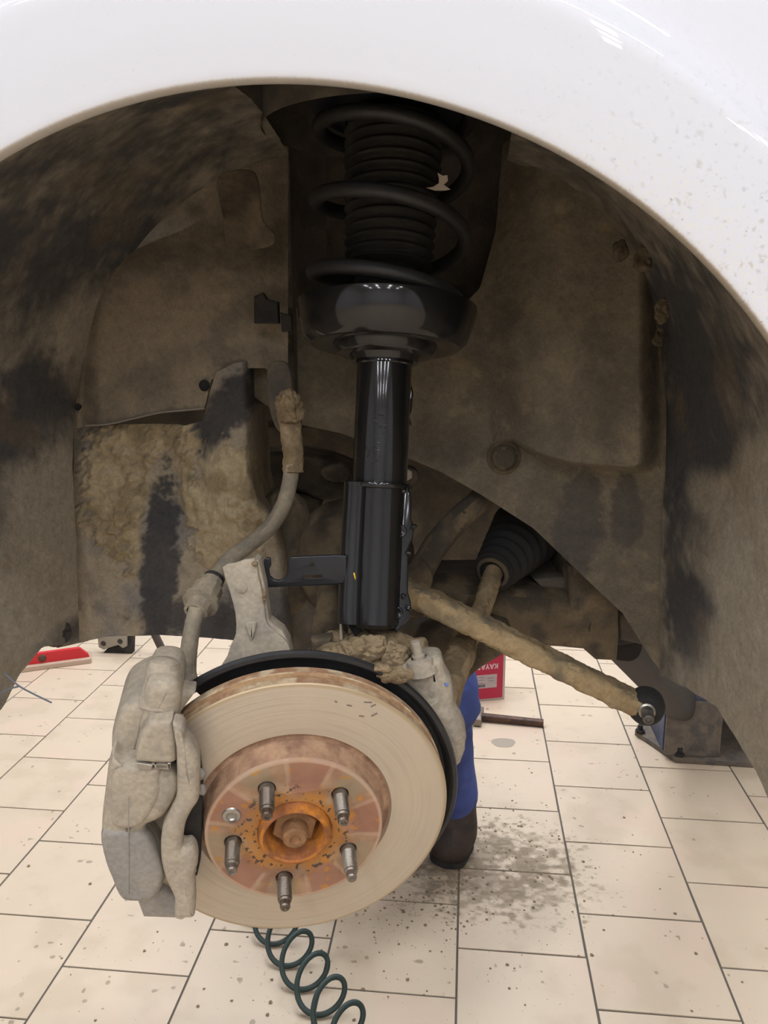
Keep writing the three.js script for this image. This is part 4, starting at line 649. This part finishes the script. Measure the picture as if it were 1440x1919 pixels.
{
  const o = thing('cable_tie', 'thin grey broken cable tie poking out below the front liner', 'cable tie');
  const q = [[8, 1262], [35, 1285], [62, 1300], [97, 1317]].map(([x, y]) => P(x, y, 0.8));
  mesh('tie_strap', sweep(q, 0.0011, 0.0007, { seg: 20, rad: 8 }), std({ color: 0x6a7078, roughness: 0.5 }), o);
  mesh('tie_tail', sweep([[0, 1299], [18, 1291], [36, 1286]].map(([x, y]) => P(x, y, 0.8)), 0.001, 0.0007, { seg: 10, rad: 8 }), std({ color: 0x6a7078, roughness: 0.5 }), o);
  seat(o);
}
{
  const st = thing('floor_stain', 'grey oval stain on a tile below the hammer', 'stain');
  const c = Pf(944, 1392), sh = []; for (let k = 0; k < 24; k++) { const a = k / 24 * 2 * Math.PI; sh.push([0.042 * Math.cos(a) * (1 + 0.1 * Math.sin(3 * a)), 0.036 * Math.sin(a) * (1 + 0.08 * Math.cos(2 * a))]); }
  mesh('stain_film', ext(sh, { o: c, x: V(1, 0, 0), y: V(0, 0, -1), n: V(0, 1, 0) }, 0.0008, 0.0008, 0.0002, { px: false }), std({ color: 0x9a8f7c, roughness: 0.5 }), st);
  seat(st);
}
{ // fallen mud crumbs: uncountable
  const geos = [new THREE.IcosahedronGeometry(1, 1), new THREE.DodecahedronGeometry(1, 0)].map((g) => { const p = g.attributes.position; for (let i = 0; i < p.count; i++) { const k = 0.75 + 0.5 * h2(Math.round(p.getX(i) * 50), Math.round(p.getY(i) * 50 + p.getZ(i) * 91), 4); p.setXYZ(i, p.getX(i) * k, p.getY(i) * k * 0.5, p.getZ(i) * k); } g.computeVertexNormals(); return g; });
  const im = new THREE.InstancedMesh(geos[0], std({ color: 0x7d6c54, roughness: 1 }), 1500); im.name = 'mud_crumbs'; im.userData = { label: 'scattered brown mud crumbs fallen on the tiles under the disc', category: 'dirt', kind: 'stuff' };
  const zones = [[930, 1600, 0.30, 0.30, 620], [760, 1690, 0.24, 0.16, 420], [900, 1780, 0.5, 0.35, 200], [600, 1800, 0.3, 0.2, 90], [1000, 1500, 0.4, 0.4, 100], [250, 1750, 0.5, 0.4, 70]]; let k = 0; const mt = new THREE.Matrix4();
  for (const [x, y, rx, rz, n] of zones) for (let i = 0; i < n; i++) { const p = Pf(x, y), g1 = rnd() + rnd() + rnd() - 1.5, g2 = rnd() + rnd() + rnd() - 1.5, s = 0.0007 + 0.0036 * rnd() ** 6; mt.compose(V(p.x + g1 * rx, s * 0.3, p.z + g2 * rz), new THREE.Quaternion().setFromAxisAngle(V(0, 1, 0), rnd() * 6), V(s, s, s)); im.setMatrixAt(k++, mt); }
  im.count = k; im.castShadow = im.receiveShadow = true; scene.add(im);
}
{ // thin trodden dirt on the tiles
  const al = tex(512, 512, (u, v) => { const r = Math.hypot(u - 0.5, v - 0.5) * 2; return grey(255 * sm(0.44, 0.74, 0.75 * fb(u, v, 40, 4, 301) + 0.25 * fb(u, v, 9, 4, 305) + 0.18 - 0.5 * r * r) * 0.32); }, false);
  const p = Pf(925, 1625), g = new THREE.BoxGeometry(0.78, 0.0006, 0.62).translate(p.x, 0.0011, p.z), d = new THREE.Mesh(g, std({ color: 0x8a7a62, alphaMap: al, transparent: true, roughness: 0.9 }));
  d.name = 'trodden_dirt'; d.userData = { label: 'patch of trodden grey-brown dirt on the tiles around the boot', category: 'dirt', kind: 'stuff' }; d.receiveShadow = true; scene.add(d);
}
// ---------------------------------------------------------------- lift
{
  const o = thing('lift_column', 'blue and grey vehicle lift column bolted to the floor behind the rear liner', 'lift column');
  const g0 = (b, a, y, w, h, d, r = 0.004) => { const c = C(b, 0, a), g = new RoundedBoxGeometry(w, h, d, 2, r).applyMatrix4(turnY(-YAW)); return g.translate(c.x, y + h / 2, c.z); };
  const dirty = std({ map: dirtTex([[92, 84, 76], [78, 74, 70], [110, 98, 84]], 191), roughness: 0.75, bumpMap: grainBump, bumpScale: 0.0006 }), blue = std({ map: dirtTex([[52, 64, 96], [60, 70, 98], [74, 76, 88]], 201, 4), roughness: 0.55 });
  mesh('base_plate', ext([[1190, 1378], [1205, 1350], [1480, 1352], [1520, 1446], [1266, 1430]].map(([x, y]) => { const p = Pf(x, y); return [p.x, -p.z]; }), { o: V(0, 0, 0), x: V(1, 0, 0), y: V(0, 0, -1), n: V(0, 1, 0) }, 0.02, 0.019, 0.002, { px: false }), dirty, o);
  mesh('column_face', [g0(0.775, 2.64, 0.02, 0.16, 2.7, 0.02), g0(0.7, 2.77, 0.02, 0.02, 2.7, 0.24)], blue, o);
  mesh('column_foot', [g0(0.775, 2.626, 0.02, 0.17, 0.2, 0.012), g0(0.86, 2.65, 0.02, 0.03, 2.7, 0.05)], dirty, o);
  mesh('column_back', [g0(0.94, 2.9, 0.02, 0.46, 2.7, 0.02), g0(1.16, 2.78, 0.02, 0.02, 2.7, 0.24)], M.bayDark, o);
  for (const [x, y] of [[1200, 1373], [1274, 1416], [1420, 1420]]) { const p = Pf(x, y, 0.02); mesh('anchor_bolt', [cyl(p, p.clone().add(V(0, 0.012, 0)), 0.017, 0.017, 6), cyl(p, p.clone().add(V(0, 0.03, 0)), 0.009, 0.009, 16)], M.rubber, o); }
  seat(o);
}
{
  const o = thing('lift_arm', 'dark grey lift arm slanting from the lift column up under the car', 'lift arm');
  const a = P(1168, 1196, 1.2), b = P(1276, 1318, 2.6);
  mesh('arm_beam', sweep([a, a.clone().lerp(b, 0.5), b], (t) => 0.03 + 0.022 * t, (t) => 0.035 + 0.025 * t, { seg: 20, rad: 24, ex: 3, up: V(0, 1, 0) }), std({ color: 0x3a3531, roughness: 0.9 }), o);
  mesh('arm_pad', cyl(a.clone().add(V(0, 0.0, 0)), a.clone().add(V(-0.01, 0.06, 0)), 0.03, 0.035), M.rubber, o);
  seat(o);
}

// ---------------------------------------------------------------- crouching mechanic
{
  const o = thing('person', 'person in blue work trousers and dark brown boots crouching behind the disc', 'person');
  const toe = Pf(846, 1615), kneeR = P(826, 1290, 2.0), ankR = Pf(852, 1535, 0.1);
  const hipR = V(ankR.x - 0.10, 0.36, ankR.z - 0.26), hipL = hipR.clone().add(V(-0.22, 0, 0)), ankL = ankR.clone().add(V(-0.33, 0, -0.03)), kneeL = V(ankL.x + 0.02, 0.49, ankL.z + 0.1);
  const chest = V((hipR.x + hipL.x) / 2, 0.62, hipR.z + 0.14), neck = chest.clone().add(V(0, 0.12, 0.14)), head = neck.clone().add(V(0, 0.1, 0.08));
  const shR = chest.clone().add(V(0.18, 0.07, 0.08)), shL = chest.clone().add(V(-0.18, 0.07, 0.08)), elR = shR.clone().add(V(0.02, -0.22, 0.12)), elL = shL.clone().add(V(-0.03, -0.22, 0.12)), haR = elR.clone().add(V(-0.14, -0.04, 0.14)), haL = elL.clone().add(V(0.12, -0.04, 0.15));
  const bones = [[ankR.clone().lerp(kneeR, 0.2), kneeR, 0.07, 0.073], [kneeR, hipR, 0.076, 0.098], [ankL.clone().lerp(kneeL, 0.2), kneeL, 0.066, 0.074], [kneeL, hipL, 0.076, 0.098], [hipR, hipL, 0.11, 0.11], [hipR.clone().lerp(hipL, 0.5), chest, 0.14, 0.145], [chest, shR, 0.11, 0.072], [chest, shL, 0.11, 0.072], [chest, neck, 0.12, 0.056], [neck, head, 0.052, 0.075], [shR, elR, 0.058, 0.046], [elR, haR, 0.044, 0.032], [shL, elL, 0.058, 0.046], [elL, haL, 0.044, 0.032]];
  const hand = (h, e) => { const d = h.clone().sub(e).normalize(), s = V().crossVectors(d, V(0, 1, 0)).normalize(), r = [[h, h.clone().addScaledVector(d, 0.07), 0.03, 0.034]]; for (let k = 0; k < 4; k++) { const b0 = h.clone().addScaledVector(d, 0.08).addScaledVector(s, (k - 1.5) * 0.02), b1 = b0.clone().addScaledVector(d, 0.04 - 0.004 * Math.abs(k - 1.3)).add(V(0, -0.008, 0)), b2 = b1.clone().addScaledVector(d, 0.018).add(V(0, -0.024, 0)); r.push([b0, b1, 0.01, 0.009], [b1, b2, 0.009, 0.008]); } const t0 = h.clone().addScaledVector(d, 0.03).addScaledVector(s, 0.028), t1 = t0.clone().addScaledVector(d, 0.03).addScaledVector(s, 0.022); r.push([t0, t1, 0.011, 0.01], [t1, t1.clone().addScaledVector(d, 0.026), 0.01, 0.009]); return r; };
  const cap = (p, [a, b, r0, r1]) => { const ab = b.clone().sub(a), t = Math.max(0, Math.min(1, p.clone().sub(a).dot(ab) / ab.lengthSq())); return p.distanceTo(a.clone().addScaledVector(ab, t)) - mix(r0, r1, t); };
  const sdf = (L, k, extra) => (p) => { let d = 9; for (const b of L) { const e = cap(p, b), h = Math.max(k - Math.abs(d - e), 0) / k; d = Math.min(d, e) - h * h * k * 0.25; } return extra ? extra(p, d) : d; };
  const march = (f, lo, hi, res, colr) => {
    const c = lo.clone().add(hi).multiplyScalar(0.5), s = Math.max(hi.x - lo.x, hi.y - lo.y, hi.z - lo.z) / 2, mc = new MarchingCubes(res, new THREE.MeshBasicMaterial(), false, false, 200000); mc.isolation = 0;
    for (let k = 0; k < res; k++) for (let j = 0; j < res; j++) for (let i = 0; i < res; i++) mc.field[k * res * res + j * res + i] = -f(V(c.x + s * (i / res * 2 - 1), c.y + s * (j / res * 2 - 1), c.z + s * (k / res * 2 - 1)));
    mc.update(); const n = mc.count, pos = mc.positionArray.slice(0, n * 3), col = []; for (let i = 0; i < n; i++) { const q = V(c.x + s * pos[i * 3], c.y + s * pos[i * 3 + 1], c.z + s * pos[i * 3 + 2]); pos[i * 3] = q.x; pos[i * 3 + 1] = q.y; pos[i * 3 + 2] = q.z; col.push(...colr(q)); }
    let g = new THREE.BufferGeometry(); g.setAttribute('position', new THREE.BufferAttribute(new Float32Array(pos), 3)); g.setAttribute('color', new THREE.Float32BufferAttribute(col, 3)); g = mergeVertices(g, 1e-5); g.computeVertexNormals(); return g;
  };
  const blueC = lin(66, 80, 138), blueD = lin(46, 57, 104), skin = lin(196, 150, 122);
  const cloth = sdf(bones, 0.05, (p, d) => d + (p.y > 0.12 ? 0.006 * fb3(V(p.x, p.y * 1.8, p.z), 14, 3) : 0));
  const bodyG = march(cloth, V(-0.75, 0.0, -2.75), V(0.75, 1.1, -1.45), 84, (p) => (p.distanceTo(head) < 0.12 ? skin : mix3(blueC, blueD, sm(-0.3, 0.5, fb3(p, 9, 7)))));
  const hl = sdf([[head, head.clone().add(V(0, 0.05, 0.0)), 0.078, 0.084], [head.clone().add(V(0, -0.05, 0.05)), head.clone().add(V(0, 0, 0.04)), 0.045, 0.06], [head.clone().add(V(0, 0.0, 0.085)), head.clone().add(V(0, -0.022, 0.105)), 0.011, 0.014], [head.clone().add(V(0.083, 0, 0)), head.clone().add(V(0.083, -0.03, 0)), 0.012, 0.009], [head.clone().add(V(-0.083, 0, 0)), head.clone().add(V(-0.083, -0.03, 0)), 0.012, 0.009], [head.clone().add(V(-0.018, -0.055, 0.088)), head.clone().add(V(0.018, -0.055, 0.088)), 0.008, 0.008]], 0.02);
  const headG = march(hl, head.clone().add(V(-0.16, -0.16, -0.16)), head.clone().add(V(0.16, 0.16, 0.16)), 70, () => skin);
  const hands = [[haR, elR], [haL, elL]].map(([h, e]) => march(sdf(hand(h, e), 0.012), h.clone().add(V(-0.17, -0.17, -0.17)), h.clone().add(V(0.17, 0.17, 0.17)), 88, () => skin));
  const bm = new THREE.Mesh(mergeGeometries([bodyG, headG, ...hands].map((g) => g.index ? g.toNonIndexed() : g)), std({ vertexColors: true, roughness: 0.9 })); bm.geometry = boxUV(bm.geometry); bm.name = 'body'; bm.castShadow = bm.receiveShadow = true; o.add(bm);
  mesh('cap', blob(head.clone().add(V(0, 0.075, -0.005)), 0.092, 0.07, 0.1, 0.001, 20, 1, 5), std({ color: 0x26304c, roughness: 0.9 }), o);
  for (const s of [-1, 1]) mesh('eye', blob(head.clone().add(V(s * 0.032, 0.0, 0.088)), 0.011, 0.008, 0.006, 0, 1, 0, 2), std({ color: 0x2a211c, roughness: 0.3 }), o);
  const leather = std({ map: dirtTex([[58, 44, 35], [70, 54, 42], [44, 35, 29]], 211), roughness: 0.7, bumpMap: grainBump, bumpScale: 0.001 });
  const boot = (ank, tx, tz) => { const t = V(ank.x + tx, 0, ank.z + tz), heel = V(ank.x - tx * 0.25, 0.045, ank.z - tz * 0.28);
    const f = sdf([[heel, V(mix(ank.x, t.x, 0.75), 0.042, mix(ank.z, t.z, 0.75)), 0.045, 0.05], [V(ank.x, 0.08, ank.z), V(mix(ank.x, t.x, 0.6), 0.06, mix(ank.z, t.z, 0.6)), 0.056, 0.048], [V(ank.x, 0.06, ank.z), V(ank.x + 0.004, 0.17, ank.z - 0.02), 0.055, 0.06]], 0.03, (p, d) => Math.max(d, 0.006 - p.y));
    const c = V((ank.x + t.x) / 2, 0.12, (ank.z + t.z) / 2), g = march(f, c.clone().add(V(-0.21, -0.13, -0.21)), c.clone().add(V(0.21, 0.29, 0.21)), 72, () => [1, 1, 1]); g.deleteAttribute('color');
    const sole = [[heel.x, heel.z, 0.046], [mix(ank.x, t.x, 0.75), mix(ank.z, t.z, 0.75), 0.052]]; const b = mesh('boot', g, leather, o);
    mesh('sole', sweep([V(sole[0][0], 0.009, sole[0][1]).addScaledVector(V(-tx, 0, -tz).normalize(), 0.04), V(sole[0][0], 0.009, sole[0][1]), V(sole[1][0], 0.009, sole[1][1]), V(sole[1][0], 0.009, sole[1][1]).addScaledVector(V(tx, 0, tz).normalize(), 0.045)], (t2) => 0.052 * Math.sqrt(Math.max(0.05, 1 - (2 * t2 - 1) ** 6)), 0.009, { ex: 4, seg: 24, rad: 24, up: V(0, 1, 0) }), M.rubber, b); };
  boot(ankR, toe.x - ankR.x - 0.01, toe.z - ankR.z); boot(ankL, -0.03, 0.2);
  seat(o);
}

renderer.render(scene, camera);
